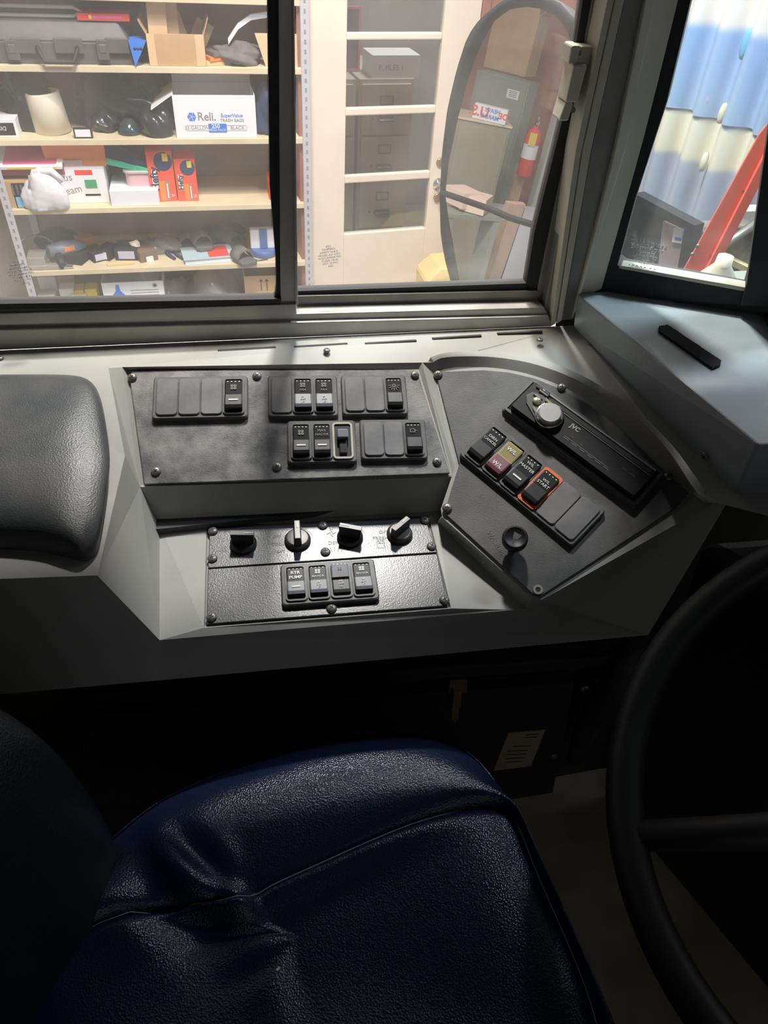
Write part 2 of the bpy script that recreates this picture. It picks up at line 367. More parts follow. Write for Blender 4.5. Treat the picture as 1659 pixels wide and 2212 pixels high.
outer=crs(outer); inner=crs(inner); zo=[q[0] for q in crs([(z,) for z in zo])]; NR=len(outer)
O=[]; I=[]; Mid=[]; Mi2=[]; Bk=[]
for k,((a,b),z,(c,d)) in enumerate(zip(outer,zo,inner)):
    po=onZ(a,b,z); pi_=onP(RF0,c,d,0)
    O.append(m.v(po)); I.append(m.v(pi_)); mm=po.lerp(pi_,.25); mm.z=po.z+.007; Mid.append(m.v(mm)); mm=po.lerp(pi_,.7); mm.z=po.z*.6+pi_.z*.4+.007; Mi2.append(m.v(mm))
    pb=po.copy(); pb.z=SZ-.012 if k<30 else SZ-.02; dirn=(po-Vector((.33,.6,0))); dirn.z=0; pb+=dirn.normalized()*.012; Bk.append(m.v(pb))
for k in range(NR-1):
    for a,b in((O,Mid),(Mid,Mi2),(Mi2,I),(Bk,O)):
        f_=m.face([a[k],a[k+1],b[k+1],b[k]])
        if f_: f_.smooth=True
# pod lower boundary on the radio plane
low=[(1496,1066),(1470,1100),(1170,1296),(1150,1292),(955,1118),(952,1100),(984,1003),(939,806)]
LW=[I[-1]]+[m.v(onP(RF0,x,y,0)) for x,y in low[1:-1]]+[I[0]]
m.face(I[::-1]+LW[1:-1][::-1])            # recess floor of pod
# lower-left skirt of the pod down to console deck
d3=onZ(1140,1318,-.592); d4=onZ(945,1128,-.568)
vd3=m.v(d3); vd4=m.v(d4)
m.face([LW[3],LW[4],vd4,vd3]); m.face([LW[2],LW[3],vd3,V['L4']]); m.face([LW[4],LW[5],V['L2'],vd4])
m.face([LW[5],LW[6],V['R2'],V['L2']]); m.face([LW[6],I[0],V['Pb'],V['R2']]); m.face([I[0],Mi2[0],Mid[0],O[0],V['Pb']])
# shelf
add('bm',onZ(560,790,SZ)); add('sr',onZ(1800,1150,SZ-.03))
m.face([V['a0'],V['b0'],V['b1'],V['b2'],V['Pa'],V['bm'],V['Pb'],O[0]]+Bk[:1]+[V['a1']])
m.face([V['a1']]+Bk+[V['sr'],V['ar']])
fc('b2','Kb','R1','Pa'); fc('Kb','Kc','L3','L1','R1')
fc('R1','L1','L2','R2')
fc('b0','b1','b2','Kb','Kc','K0')
# deck with recess for panel 2
for n,x,y in(('j1',446,1136),('j2',926,1114),('j3',975,1314),('j4',440,1356)): add(n,onP(P2,x,y,.0015))
for n,x,y in(('k1',449,1138),('k2',923,1116),('k3',970,1311),('k4',444,1352)): add(n,onP(P2,x,y,-.001))
fc('L1','j1','j4','L3'); fc('L1','L2','j2','j1'); m.face([V['L2'],vd4,vd3,V['j3'],V['j2']]); m.face([V['L3'],V['j4'],V['j3'],vd3,V['L4']])
for a,b in('12','23','34','41'): fc('j'+a,'j'+b,'k'+b,'k'+a)
fc('k1','k2','k3','k4')
# fascia
add('F0',onY(-420,1540,.478)); add('F1',onY(0,1500,.474)); add('F2',onY(1400,1372,.452)); add('F3',onZ(1585,1062,-.50)); add('Fm',onY(345,1470,.470))
fc('K0','Kc','F1','F0'); fc('Kc','L3','Fm','F1'); fc('L3','L4','F2','Fm'); m.face([V['L4'],LW[2],LW[1],V['F3'],V['F2']]); m.face([LW[1],LW[0],O[-1],V['F3']]); m.face([LW[0],Mi2[-1],Mid[-1],O[-1]])
for n in('F0','F1','Fm','F2'): add(n+'b',P[n]+Vector((0,.12,-.01)))
fc('F0','F1','F1b','F0b'); fc('F1','Fm','Fmb','F1b'); fc('Fm','F2','F2b','Fmb'); 
m.build('console_shell',CONS,con,bevel=.0035,seg=3)
# dark padded side pod
out=[(-420,812),(60,808),(150,808),(185,814),(208,832),(222,870),(230,920),(240,985),(236,1030),(226,1110),(214,1180),(204,1238),(170,1243),(60,1247),(-420,1268)]
def podz(y): t=(y-805)/440.; return SZ-.047*t
c0=(60,1010); L=[]
for k,(f,h) in enumerate(((1.0,-.004),(1.0,.003),(.985,.008),(.95,.011),(.90,.013),(.84,.0145),(.78,.016),(.65,.018),(.5,.020),(.2,.021))):
    lo=[]
    for x,y in out:
        X=c0[0]+(x-c0[0])*f; Y=c0[1]+(y-c0[1])*f; yb=1128+95*(min(max((X-60)/150,0),1))**1.6
        z_=podz(Y)+h-(.05*(max(Y-yb,0)/max(1250-yb,20))**1.2 if h>0 else 0); p=onZ(X,Y,z_)
        lo.append(p)
    L.append(lo)
m=MB(); m.loft(L,smooth=True); m.build('side_pad',PAD,con,sub=2)
# raised black slabs for the shelf slots, shade of the openings put into colour
for i,(a,b) in enumerate((((470,756),(596,749)),((635,748),(751,741)),((788,741),(900,734)),((933,730),(1040,723)),((1074,719),(1172,714)))):
    p,q=onZ(*a,SZ+.0008),onZ(*b,SZ+.0008); d=(q-p).normalized(); n=Vector((-d.y,d.x,0))*.0021
    m=MB(); m.hull([p-n-Vector((0,0,.004)),q-n-Vector((0,0,.004)),q+n-Vector((0,0,.004)),p+n-Vector((0,0,.004))],[p-n,q-n,q+n,p+n]); m.build('vent_slot',RUB,con,bevel=.001)
# one screw used everywhere
m=MB(); m.lathe((0,0,0),[(.0048,0),(.005,.0008),(.0045,.002),(.003,.003),(.0001,.0034)],20); m.m=1
m.box((0,0,.003),(.0042,.0009,.0012),.6); m.box((0,0,.003),(.0042,.0009,.0012),.6+PI/2); SCW=m.build('screw',[SCR,RUB]); SCW_used=[False]
def screw(parent,x,y,fr,n=.002,s=1,rel=None):
    o=SCW if not SCW_used[0] else SCW.copy()
    if SCW_used[0]: COL.objects.link(o)
    SCW_used[0]=True; o.parent=parent; M=fr.at(x,y,n,random.random()*3)
    o.matrix_basis=(rel.inverted()@M if rel else M)@Matrix.Scale(s,4)
SF=Fr(onZ(600,760,SZ),WU,(0,0,1))
for x,y in((706,758),(1166,735),(0,775)): screw(con,x,y,SF,.0005,.85)
# ------------------------------------------------------------------ switches
def fan(m,x,y,r,z):
    for k in range(4):
        a=PI/4+k*PI/2; m.lathe((x+r*.62*math.cos(a),y+r*.62*math.sin(a),z),[(r*.42,0),(r*.42,.0002),(r*.26,.0002),(r*.26,0)],8,False)
def rocker(kind):
    """rocker switch centred on origin: 20 x 40 mm, h towards the viewer"""
    m=MB(); hi,lo=(.0065,.0095)
    if kind=='flip': hi,lo=(.0095,.0065)
    pr=[(.0195,.001),(.0185,hi*.8),(.0165,hi),(.001,hi*.82),(-.001,lo*.84),(-.014,lo),(-.0175,lo*.9),(-.0195,.001)]
    w=.0092; n=len(pr)
    def loop(x,k): return [(x,a*k,b*(1 if k==1 else .93)) for a,b in pr]
    Ls=[loop(-w,.94),loop(-w+.0012,1),loop(w-.0012,1),loop(w,.94)]
    Lv=[[m.v(p) for p in l] for l in Ls]
    for a in range(3):
        for i in range(n-1):
            lower=(i>=4 and i<=5)
            m.m=1 if (lower and kind in('fan','rtr','fan2')) or (kind=='flip' and i in(1,2)) else 0
            if kind=='wl': m.m=4 if i<=3 else 5
            m.face([Lv[a][i],Lv[a][i+1],Lv[a+1][i+1],Lv[a+1][i]])
    m.m=0 if kind!='wl' else 4
    m.face(Lv[0]); m.face(Lv[3][::-1])
    zt=hi*.93+.0003; zb=lo*.97+.0002
    m.m=2
    if kind!='wl':
        for k in range(4): m.rr(-.006+k*.004,.0163,.0014,.0010,.0003,0,hi+.0003)
    if kind in('bar','master','wlm'): m.rr(0,-.008,.010,.0018,.0004,lo*.6,zb+.0002)
    if kind in('fan','fan2'):
        m.m=2 if kind=='fan2' else 3; fan(m,0,.0115,.0034,zt); m.text('RH HTR' if kind=='fan2' else 'FAN',0,.0052,.0036,zt-.0003)
        m.m=2
        for k,t in enumerate(('HI','OFF','LO')): m.text(t,0,-.0045-.0036*k,.0032,zb+.0001)
    if kind=='flip':
        m.m=3; fan(m,0,.0115,.0028,zt); m.m=2
        for k,t in enumerate(('HI','OFF','LO')): m.text(t,0,-.0035-.0034*k,.0032,lo+.0006)
    if kind=='rtr': m.text('RTR',0,.0115,.0055,zt,bold=.02); m.text('PUMP',0,.0055,.0055,zt-.0002,bold=.02); m.rr(0,-.0085,.009,.0018,.0004,lo*.6,zb+.0002)
    if kind=='master': m.m=3; m.text('MAX',0,.0115,.0045,zt); m.text('MASTER',0,.0065,.0042,zt-.0002)
    if kind=='bar': m.m=3; fan(m,0,.0095,.0038,zt)
    if kind=='sun':
        m.m=3; m.lathe((0,.0095,zt-.0004),[(.0022,0),(.0022,.0003),(.0016,.0003),(.0016,0)],12,False)
        for k in range(7): a=-PI*k/6; m.box((.005*math.cos(a),.0095+.005*math.sin(a),zt),(.003,.0006,.0003),a)
    if kind=='cup': m.m=3; m.ring(-.001,.009,.006,.005,.001,.0006,zt-.001,zt+.0001); m.box((.003,.009,zt),(.002,.0006,.0003))
    if kind=='cancel': m.text('DIRN',0,.0095,.0045,zt); m.text('CANCEL',0,.0050,.0040,zt-.0003)
    if kind=='wl': m.text('W/L',0,.011,.006,zt,bold=.02); m.text('W/L',0,-.011,.006,zb,bold=.02)
    if kind=='wlm': m.text('W/L',0,.0125,.0045,zt); m.text('MASTER',0,.0070,.0048,zt-.0003)
    if kind=='start': m.text('W/L',0,.0085,.0045,zt); m.text('START',0,.0040,.0048,zt-.0003)
    return m,[BLK,SILV,WHT,DIM,YEL,MAR]
def bank(parent,rel,M,w,h,cells,label=None,cellw=None,bez=None,order=1):
    """switch bank: base frame w x h, cells listed left to right"""
    n=len(cells); base=MB(); base.rr(0,0,w,h,.004,-.001,.006,.0012)
    cw=(w-.007)/n
    x0=-w/2+.0035+cw/2
    for i,k in enumerate(cells):
        if k!='blank' : base.m=1; base.rr(x0+i*cw,0,cw-.0016,h-.009,.004,.003,.0063)
        base.m=2 if k=='slider' else (3 if k=='start' else 0)
        if k!='blank': base.ring(x0+i*cw,0,cw-.0006,h-.0075,.0045,.0022 if k!='start' else .0035,.004,.0078)
    b=base.build('switch_bank',[BEZEL,DBLK,BEIGE,ORG],parent,M=rel.inverted()@M)
    if label: b['label']=label
    for i,k in enumerate(cells):
        x=x0+i*cw
        if k=='blank':
            q=MB(); q.rr(x,0,cw-.0008,h-.008,.0045,.004,.0078,.0008); q.build('blank_cover',BLANK,b)
        elif k=='slider':
            q=MB(); q.box((x,.006,.009),(.0125,.011,.009)); q.m=1; q.box((x,-.008,.0075),(.009,.018,.003)); q.build('slide_switch',[SILV,BLK],b,bevel=.0012)
        else:
            q,ms=rocker(k); o=q.build('rocker_switch',ms,b,M=T(x,0,.0035)@Matrix.Scale((cw-.0048)/.0186,4,(1,0,0))@Matrix.Scale((h-.0145)/.039,4,(0,1,0)))
            if k=='wl': o['label']='yellow and maroon rocker marked W/L twice'
    return b
def plate(parent,fr,pts,n0,n1,mat_,rel):
    m=MB(); q=[fr.uv(x,y,n1) for x,y in pts]; m.prism([(a.x,a.y) for a in q],n0,n1); return m.build('panel_plate',mat_,parent,M=rel.inverted()@fr.M,bevel=.0008)
def bank_px(parent,fr,rel,c4,cells,n=.002,label=None):
    q=[fr.uv(x,y,n+.006) for x,y in c4]      # TL TR BR BL of the top face
    c=sum(q,Vector((0,0)))/4; w=((q[1]-q[0]).length+(q[2]-q[3]).length)/2; h=((q[0]-q[3]).length+(q[1]-q[2]).length)/2
    a=math.atan2(q[1].y-q[0].y,q[1].x-q[0].x)
    return bank(parent,rel,fr.M@T(c.x,c.y,n)@RZ(a),w,h,cells,label)
up=thing('switch_panel','large dusty black switch panel with four rocker banks under the side window','switch panel',P1.M.copy())
plate(up,P1,[(284,803),(300,800),(893,799),(903,806),(972,1022),(312,1046),(280,815)],-.001,.002,PLATE,P1.M)
bank_px(up,P1,P1.M,[(328,814),(533,811),(538,901),(332,905)],['blank','blank','blank','bar'])
bank_px(up,P1,P1.M,[(576,811),(726,810),(733,898),(581,901)],['blank','fan','fan'])
bank_px(up,P1,P1.M,[(735,810),(874,809),(884,893),(741,898)],['blank','blank','sun'])
bank_px(up,P1,P1.M,[(617,909),(766,907),(773,997),(625,1001)],['bar','master','slider'])
bank_px(up,P1,P1.M,[(774,906),(917,905),(926,989),(783,994)],['blank','blank','cup'])
for x,y in((286,816),(555,813),(896,811),(337,1019),(599,1009),(944,998)): screw(up,x,y,P1,.002,1.05,P1.M)
lp=thing('heater_panel','black enamel heater control panel with four knobs on the console deck','control panel',P2.M.copy())
plate(lp,P2,[(453,1142),(919,1119),(944,1193),(449,1227)],-.001,.003,GLOSSP,P2.M)
plate(lp,P2,[(449,1229),(944,1196),(968,1308),(446,1348)],-.001,.003,GLOSSP,P2.M)
bank_px(lp,P2,P2.M,[(606,1219),(806,1206),(822,1293),(609,1308)],['rtr','fan2','flip','fan2'],.003)
for x,y in((460,1148),(697,1136),(918,1125),(459,1207),(703,1193),(932,1181),(457,1334),(716,1315),(960,1297)): screw(lp,x,y,P2,.003,1.1,P2.M)
def knob(x,y,a,worn):
    m=MB(); m.lathe((0,0,0),[(.0145,0),(.0145,.003),(.013,.0055),(.0115,.0065),(.0001,.0065)],28)
    m.hull([(-.0115,-.0045,.004),(.0115,-.0045,.004),(.0115,.0045,.004),(-.0115,.0045,.004)],[(-.0125,-.003,.020),(.0125,-.003,.020),(.0125,.003,.020),(-.0125,.003,.020)])
    m.m=1; m.box((.007,0,.0202),(.010,.0012,.0006))
    return m.build('control_knob',[mat('knob_'+('worn' if worn else 'dark'),(.075,.07,.055) if worn else (.03,.03,.028),.38,noise=(60,.4)),WHT],lp,M=P2.M.inverted()@P2.at(x,y,.003,a),bevel=.0008)
knob(526,1176,-.08,0); knob(643,1168,PI/2,1); knob(756,1162,PI-.30,0); knob(863,1155,.72,1)
m=MB()
def ptxt(t,x,y,s,z=.0031,rot=-.03): q=P2.uv(x,y,.003); m.text(t,q.x,q.y,s,z,rot)
ptxt('OFF',488,1166,.006); ptxt('MAX',482,1182,.005); ptxt('WARM',482,1189,.005); ptxt('OFF',597,1160,.005); ptxt('COOL',600,1176,.005); ptxt('HEAT',603,1192,.005)
ptxt('OFF',722,1141,.0065); ptxt('LO',757,1134,.006); ptxt('HI',776,1139,.006); ptxt('DEFROST',735,1173,.0065); ptxt('OFF',829,1150,.0065); ptxt('FRESH',822,1163,.0065); ptxt('AIR',822,1170,.0065)
q=P2.uv(723,1186,.003)
for k in range(5): m.box((q.x-.008+.004*k,q.y-abs(k-2)*.0008,.0031),(.0007,.006,.0003),(2-k)*.25)
q=P2.uv(716,1152,.003)
for k in range(4): m.box((q.x+.003*math.cos(k*PI/2),q.y+.003*math.sin(k*PI/2),.0031),(.005,.0012,.0003),k*PI/2+.5)
q=P2.uv(823,1179,.003); m.ring(q.x,q.y,.009,.007,.001,.0006,.0029,.0032)
for c,r0 in(((526,1176),-.5),((643,1168),.4),((756,1162),.3),((863,1155),.9)):
    q=P2.uv(*c,.003); pts=[(q.x+.0175*math.cos(a),q.y+.0175*math.sin(a)) for a in [r0+k*.16 for k in range(9)]]
    for k in range(8): m.hull([(pts[k][0],pts[k][1],.0029),(pts[k+1][0],pts[k+1][1],.0029),(pts[k+1][0]*1.0+.0004,pts[k+1][1]+.0006,.0029),(pts[k][0]+.0004,pts[k][1]+.0006,.0029)],[(pts[k][0],pts[k][1],.0032),(pts[k+1][0],pts[k+1][1],.0032),(pts[k+1][0]+.0004,pts[k+1][1]+.0006,.0032),(pts[k][0]+.0004,pts[k][1]+.0006,.0032)])
m.build('panel_lettering',DIM,lp)
# ------------------------------------------------------------------ radio panel
qa=RF0.uv(1149,822,.004); qb=RF0.uv(1434,1027,.004)
rp=thing('radio_panel','curved black side panel holding the radio, angled at the right of the console','switch panel',RF0.M.copy())
plate(rp,RF0,[(947,803),(1045,799),(1100,804),(1155,817),(1212,840),(1266,870),(1320,909),(1376,959),(1426,1008),(1464,1043),(1488,1064),(1462,1096),(1168,1288),(1152,1284),(964,1112),(962,1100),(992,1003),(943,812)],-.001,.003,PLATE3,RF0.M)
for x,y in((946,810),(1213,838),(966,1098),(1444,1030)): screw(rp,x,y,RF0,.003,1.1,RF0.M)
for x,y in((1162,1274),(1340,1071)):
    m=MB(); m.lathe((0,0,0),[(.0052,0),(.0052,.0012),(.0028,.0012),(.0026,0)],18,False); m.m=1; m.cyl((0,0,0),.0027,.0006); m.build('empty_screw_hole',[DIM,RUB],rp,M=RF0.M.inverted()@RF0.at(x,y,.003))
bank_px(rp,RF0,RF0.M,[(1056,903),(1300,1095),(1245,1190),(1000,985)],['cancel','wl','wlm','start','blank','blank'],.003)
# washer knob
m=MB(); m.lathe((0,0,0),[(.006,0),(.006,.012),(.0125,.013),(.0135,.016),(.0135,.024),(.0115,.0262),(.0105,.0252),(.0001,.0252)],28); m.m=1
m.hull([(-.004,.005,.0252),(.005,.005,.0252),(.003,-.002,.0252),(-.002,-.002,.0252)],[(-.004,.005,.0254),(.005,.005,.0254),(.003,-.002,.0254),(-.002,-.002,.0254)]); m.box((0,-.004,.0253),(.001,.007,.0004),.3)
wk=m.build('washer_knob',[BLK,mat('knob_print',(.10,.10,.095),.6)],rp,M=RF0.M.inverted()@RF0.at(1112,1165,.022)@T(0,0,-.019))
m=MB(); q=RF0.uv(1065,1165,.003); m.text('WASH',q.x,q.y,.0075,.0031,-.55); q=RF0.uv(1082,1185,.003); m.text('PUMP',q.x,q.y-.002,.0075,.0031,-.55); m.build('panel_lettering',mat('faint_print',(.17,.165,.16),.6),rp)
# radio
ang=math.atan2(qb.y-qa.y,qb.x-qa.x); rw=(qb-qa).length; rh=.056
ang2=ang
RM=RF0.M@T(qa.x,qa.y,.003)@RZ(ang)        # origin at the top-left corner of the trim, x along the radio, y down is negative
rad=thing('car_radio','black car stereo with round silver volume knob mounted slanting in the side panel','radio',RM)
m=MB(); m.rr(rw/2,-rh/2,rw,rh,.003,-.001,.005,.001); m.ring(rw/2,-rh/2,rw-.003,rh-.003,.003,.003,.003,.008); m.build('trim_ring',BEZEL,rad)
L_=rw-.014; H_=rh-.012; x0=.007; y0=-.006
m=MB(); m.rr(x0+L_/2,y0-H_/2,L_,H_,.003,.004,.014,.0015); fp=m.build('faceplate',BLK,rad)
m=MB(); m.rr(x0+L_/2+.012,y0-.0075,L_-.034,.0055,.0015,.012,.0144); m.build('disc_slot',RUB,fp)
m=MB(); m.box((x0+L_/2+.006,y0-.0032,.0145),(L_-.016,.0022,.0016)); m.box((x0+L_/2+.012,y0-.0118,.0143),(L_-.03,.0008,.0010)); m.build('silver_strip',mat('silver_trim',(.4,.41,.42),.3,.7),fp)
kc=(x0+.042,y0-.026)
m=MB()
pts=[(x0+.008,y0-.013),(x0+.020,y0-.008),(x0+.048,y0-.0125)]+[(kc[0]+.0165*math.cos(a),kc[1]+.0165*math.sin(a)) for a in [1.0,.6,.2,-.2,-.6,-1.,-1.4,-1.8,-2.2]]+[(x0+.012,y0-.030),(x0+.005,y0-.022)]
m.prism(pts,.012,.0155,.001); m.build('control_pod',mat('pod_grey',(.16,.16,.15),.3,.4),fp)
m=MB(); m.lathe((*kc,.013),[(.0165,0),(.0165,.004),(.0150,.0055),(.0140,.0045),(.0135,.002)],36); m.build('knob_ring',CHR,fp)
m=MB(); m.lathe((*kc,.014),[(.0135,0),(.0130,.008),(.0118,.0092),(.0001,.0092)],36,False); m.build('volume_knob',BRSH,fp)
m=MB(); m.lathe((x0+.0195,y0-.0205,.014),[(.0050,0),(.0050,.003),(.0040,.0038),(.0001,.0038)],20); m.build('source_button',OLV,fp)
for pp in(((.024,-.010),(.045,-.012),(.038,-.015),(.026,-.014)),((.020,-.028),(.030,-.030),(.031,-.036),(.022,-.031)),((.013,-.0135),(.023,-.0145),(.016,-.0165),(.011,-.0165)),((.012,-.006),(.026,-.0065),(.024,-.0085),(.013,-.0085))):
    m=MB(); m.prism([(x0+a,y0+b) for a,b in pp],.014,.0172,.0005); m.build('preset_button',OLV,fp)
for x in(.010,.021):
    m=MB(); m.rr(x0+x,y0-.004,.008,.0035,.0012,.013,.016,.0005); m.build('eject_button',mat('dark_key',(.09,.09,.1),.3),fp)
m=MB(); m.text('JVC',x0+.073,y0-.0185,.0075,.0142,bold=.03); m.m=1
m.text('FM',x0+.078,y0-.030,.003,.0142); m.text('SEL',x0+.092,y0-.031,.003,.0142); m.box((x0+.100,y0-.034,.0141),(.060,.0008,.0004)); m.text('MP3 / WMA',x0+.150,y0-.024,.0032,.0142)
for k in range(6): m.box((x0+.074+k*.011,y0-.036,.0141),(.007,.0010,.0004))
m.build('lettering',[mat('logo_grey',(.42,.42,.42),.5),mat('faint_print2',(.11,.11,.11),.5)],fp)
# ------------------------------------------------------------------ dash hood
ha=onZ(1246,634,-.409); hb=onZ(1622,597,-.409); hc=onZ(1637,960,-.385); hd=hb+Vector((.30,-.10,0)); he=hc+Vector((.35,-.03,0))
hood=thing('dash_hood','blue-grey sheet metal cover over the dash corner beside the quarter window','dash cover')
m=MB(); low_=[]
pa=onZ(1238,706,SZ+.001); pc=onZ(1575,1092,SZ-.05); 
tp=[ha,hc,he,hd,hb]; bt=[pa,pc,Vector((he.x,he.y,pc.z)),Vector((hd.x,hd.y,SZ)),Vector((hb.x,hb.y+.01,SZ))]
m.hull(bt,tp); m.build('cover_shell',HOOD,hood,bevel=.0025)
HF=f3(ha,hb,hc); 
sf=f3(pa,pc,hc)
m=MB(); m.slab(HF,[(1648,664),(1690,664),(1690,740),(1662,700)],.004,-.004); m.build('finger_notch',RUB,hood,bevel=.002)
for x,y in((1273,747),(1524,984)): screw(hood,x,y,sf,.001,1)
m=MB(); c=[(1424,704),(1442,701),(1558,778),(1556,788),(1540,795),(1425,715)]
q=[HF.uv(x,y,.003) for x,y in c]
# fuzzy edge: subdivide outline with jitter
P_=[]
for i in range(len(q)):
    a,b=q[i],q[(i+1)%len(q)]; n=max(2,int((b-a).length/.0015))
    for k in range(n): r=a.lerp(b,k/n); P_.append((r.x+random.uniform(-.0005,.0005),r.y+random.uniform(-.0005,.0005)))
m.hull([HF.w(x,y,.0002) for x,y in P_],[HF.w(x,y,.003) for x,y in P_]); tag(m.build('velcro_strip',VELC),'black fuzzy hook-and-loop strip stuck on the blue-grey dash cover','fastener strip')
# ------------------------------------------------------------------ dark wall below the console
LF=Fr(Vector((0,.60,-.9)),(1,-.03,0),(-.03,-1,.0))
if LF.N.y>0: LF=Fr(LF.O,LF.U,-LF.N)
m=MB(); m.box((-.1,.66,-.95),(2.6,.10,.78)); tag(m.build('wall_lower',DARK),kind='structure')
m=MB(); px(m,LF,[(200,1545),(1240,1478),(1180,1790),(150,1830)],.004,-.02); m.build('access_panel',DARK,bevel=.002); tag(bpy.data.objects['access_panel'],'dark flat access panel with a latch in the wall below the console','panel')
m=MB(); px(m,LF,[(200,1500),(1330,1418),(1310,1440),(200,1525)],.02,-.01); m.build('baseboard_1',DARK,bevel=.003); tag(bpy.data.objects['baseboard_1'],kind='structure')
lt=thing('draw_latch','small worn metal draw latch on the dark access panel','latch')
m=MB(); px(m,LF,[(971,1470),(1010,1469),(1009,1497),(968,1500)],.008,.003); m.build('catch_plate',mat('worn_steel',(.4,.32,.24),.4,.6,noise=(60,.3)),lt,bevel=.001)
m=MB(); px(m,LF,[(980,1494),(999,1493),(996,1530),(977,1532)],.016,.006); px(m,LF,[(976,1530),(993,1530),(990,1553),(984,1560),(975,1556)],.010,.005); m.build('lever',mat('worn_steel2',(.5,.40,.28),.35,.7),lt,bevel=.001)
m=MB(); px(m,LF,[(1098,1584),(1178,1577),(1147,1655),(1066,1665)],.0052,.004)
m.m=1; 
for k,(a,b,w_) in enumerate(((1128,1612,40),(1118,1622,44),(1116,1630,40),(1113,1638,42),(1110,1646,36),(1150,1587,28),(1148,1593,26))): px(m,LF,[(a-w_/2,b),(a+w_/2,b-2),(a+w_/2-.8,b-.4),(a-w_/2-.8,b+1.6)],.0054,.005,1)
q=LF.uv(1110,1595,.005); m.cyl(LF.w(q.x,q.y,.005),.006,.0003,ax='Y'); tag(m.build('paper_sticker',[STK,DBLK]),'yellowed printed paper sticker on the dark panel right of the latch','sticker')
for i,(x,y,l) in enumerate(((1260,1487,'round bolt head high on the dark lower wall, farthest from the sticker'),(1195,1632,'round bolt head just right of the yellowed paper sticker'),(1235,1610,'small bolt head between two larger ones on the dark wall'))):
    m=MB(); s_=.6 if i==2 else 1; m.lathe((0,0,0),[(.007*s_,0),(.007*s_,.002),(.005*s_,.004),(.0001,.005)],16); tag(m.build('bolt_head',SCR,M=LF.at(x,y,.004)),l,'bolt','bolts in the lower wall')
# conduit / corner boot beside wall
m=MB(); m.tube([LF.w(*LF.uv(1385,1375,.03),.03),LF.w(*LF.uv(1330,1480,.035),.035),LF.w(*LF.uv(1270,1560,.03),.03),LF.w(*LF.uv(1240,1640,.02),.02)],[.022,.024,.02,.014],12); tag(m.build('wheel_well_boot',mat('scuffed_rubber',(.06,.07,.075),.6,noise=(20,.8),c2=(.015,.017,.02))),'scuffed dark rubber boot running down the corner under the dash','boot')
# ------------------------------------------------------------------ seat
seat=thing('driver_chair','dark blue vinyl driver seat with stitched side bolster beside the console','seat')
def smooth_loop(pts,n=96):
    N=len(pts); out=[]
    for k in range(n):
        t=k*N/n; i=int(t); f=t-i; p=[pts[(i+j)%N] for j in(-1,0,1,2)]
        out.append(0.5*((2*p[1])+(-p[0]+p[2])*f+(2*p[0]-5*p[1]+4*p[2]-p[3])*f*f+(-p[0]+3*p[1]-3*p[2]+p[3])*f**3))
    return out
oz=-.735
op=[(205,1850),(260,1800),(340,1738),(460,1680),(600,1632),(720,1600),(830,1588),(930,1596),(1010,1628),(1068,1690),(1105,1760),(1150,1860),(1200,1965),(1255,2090),(1310,2212),(1345,2330),(1250,2480),(700,2600),(200,2500),(0,2350),(40,2100),(120,1950)]
sp=[(80,2080),(140,2035),(190,2008),(250,1983),(300,1968),(400,1955),(520,1943),(600,1905),(700,1860),(800,1815),(900,1775),(1000,1748),(1060,1742),(1104,1750),(1165,1895),(1272,2150),(1290,2320),(1100,2450),(650,2500),(250,2400),(80,2300),(40,2180)]
OL=smooth_loop([onZ(x,y,oz) for x,y in op]); 
SL=smooth_loop([onZ(x,y,oz+.018) for x,y in sp])
cen=sum(OL,Vector())/96; sc=sum(SL,Vector())/96
def reang(loop,c):    # resample by polar angle about c
    res=[]; n=96
    an=[math.atan2(p.y-c.y,p.x-c.x) for p in loop]
    for k in range(n):
        a=-PI+2*PI*(k+.5)/n; best=None
        for i in range(len(loop)):
            a0,a1=an[i],an[(i+1)%len(loop)]; d=(a1-a0+PI)%(2*PI)-PI; e=(a-a0+PI)%(2*PI)-PI
            if d and 0<=e/d<=1 : best=loop[i].lerp(loop[(i+1)%len(loop)],e/d); break
        res.append(best if best else loop[min(range(len(loop)),key=lambda i:abs((an[i]-a+PI)%(2*PI)-PI))].copy())
    return res
OL=reang(OL,sc); SL=reang(SL,sc)
def lay(a,b,f,z): return [Vector((p.x+(q.x-p.x)*f,p.y+(q.y-p.y)*f,z)) for p,q in zip(a,b)]
def fold(p):
    h=0
    for (x,y,ax,s1,s2,am) in((330,1900,1.15,.012,.05,-.012),(395,1890,1.0,.011,.05,.010),(450,1870,.8,.012,.05,-.008),(530,1990,1.25,.012,.06,.012),(430,2010,.6,.02,.05,-.008),(300,2020,.7,.015,.05,.007)):
        c=onZ(x,y,oz+.02); d=p-c; u=Vector((math.cos(-ax),math.sin(-ax),0)); v=Vector((-u.y,u.x,0)); h+=1.5*am*math.exp(-(d.dot(u)/s2)**2-(d.dot(v)/s1)**2)
    return h
Ls=[lay(OL,SL,-.01,oz-.13),lay(OL,SL,-.02,oz-.03),lay(OL,SL,-.005,oz-.006),lay(OL,SL,.0,oz)]
for f,z in((.04,.010),(.10,.018),(.2,.026),(.32,.031),(.48,.033),(.64,.032),(.80,.027),(.92,.022),(.975,.0185),(1,.0155)): 
    Ls.append([Vector((p.x,p.y,p.z+fold(p))) for p in lay(OL,SL,f,oz+z)])
for f,z in((.02,.018),(.06,.022),(.14,.024),(.26,.022),(.4,.018),(.55,.014),(.7,.011),(.85,.010),(.97,.010)):
    Ls.append([Vector((p.x,p.y,p.z+fold(p))) for p in [Vector((a.x+(sc.x-a.x)*f,a.y+(sc.y-a.y)*f,oz+z)) for a in SL]])
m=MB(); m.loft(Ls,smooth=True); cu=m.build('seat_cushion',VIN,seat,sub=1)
m=MB(); i0=[i for i,p in enumerate(SL)]
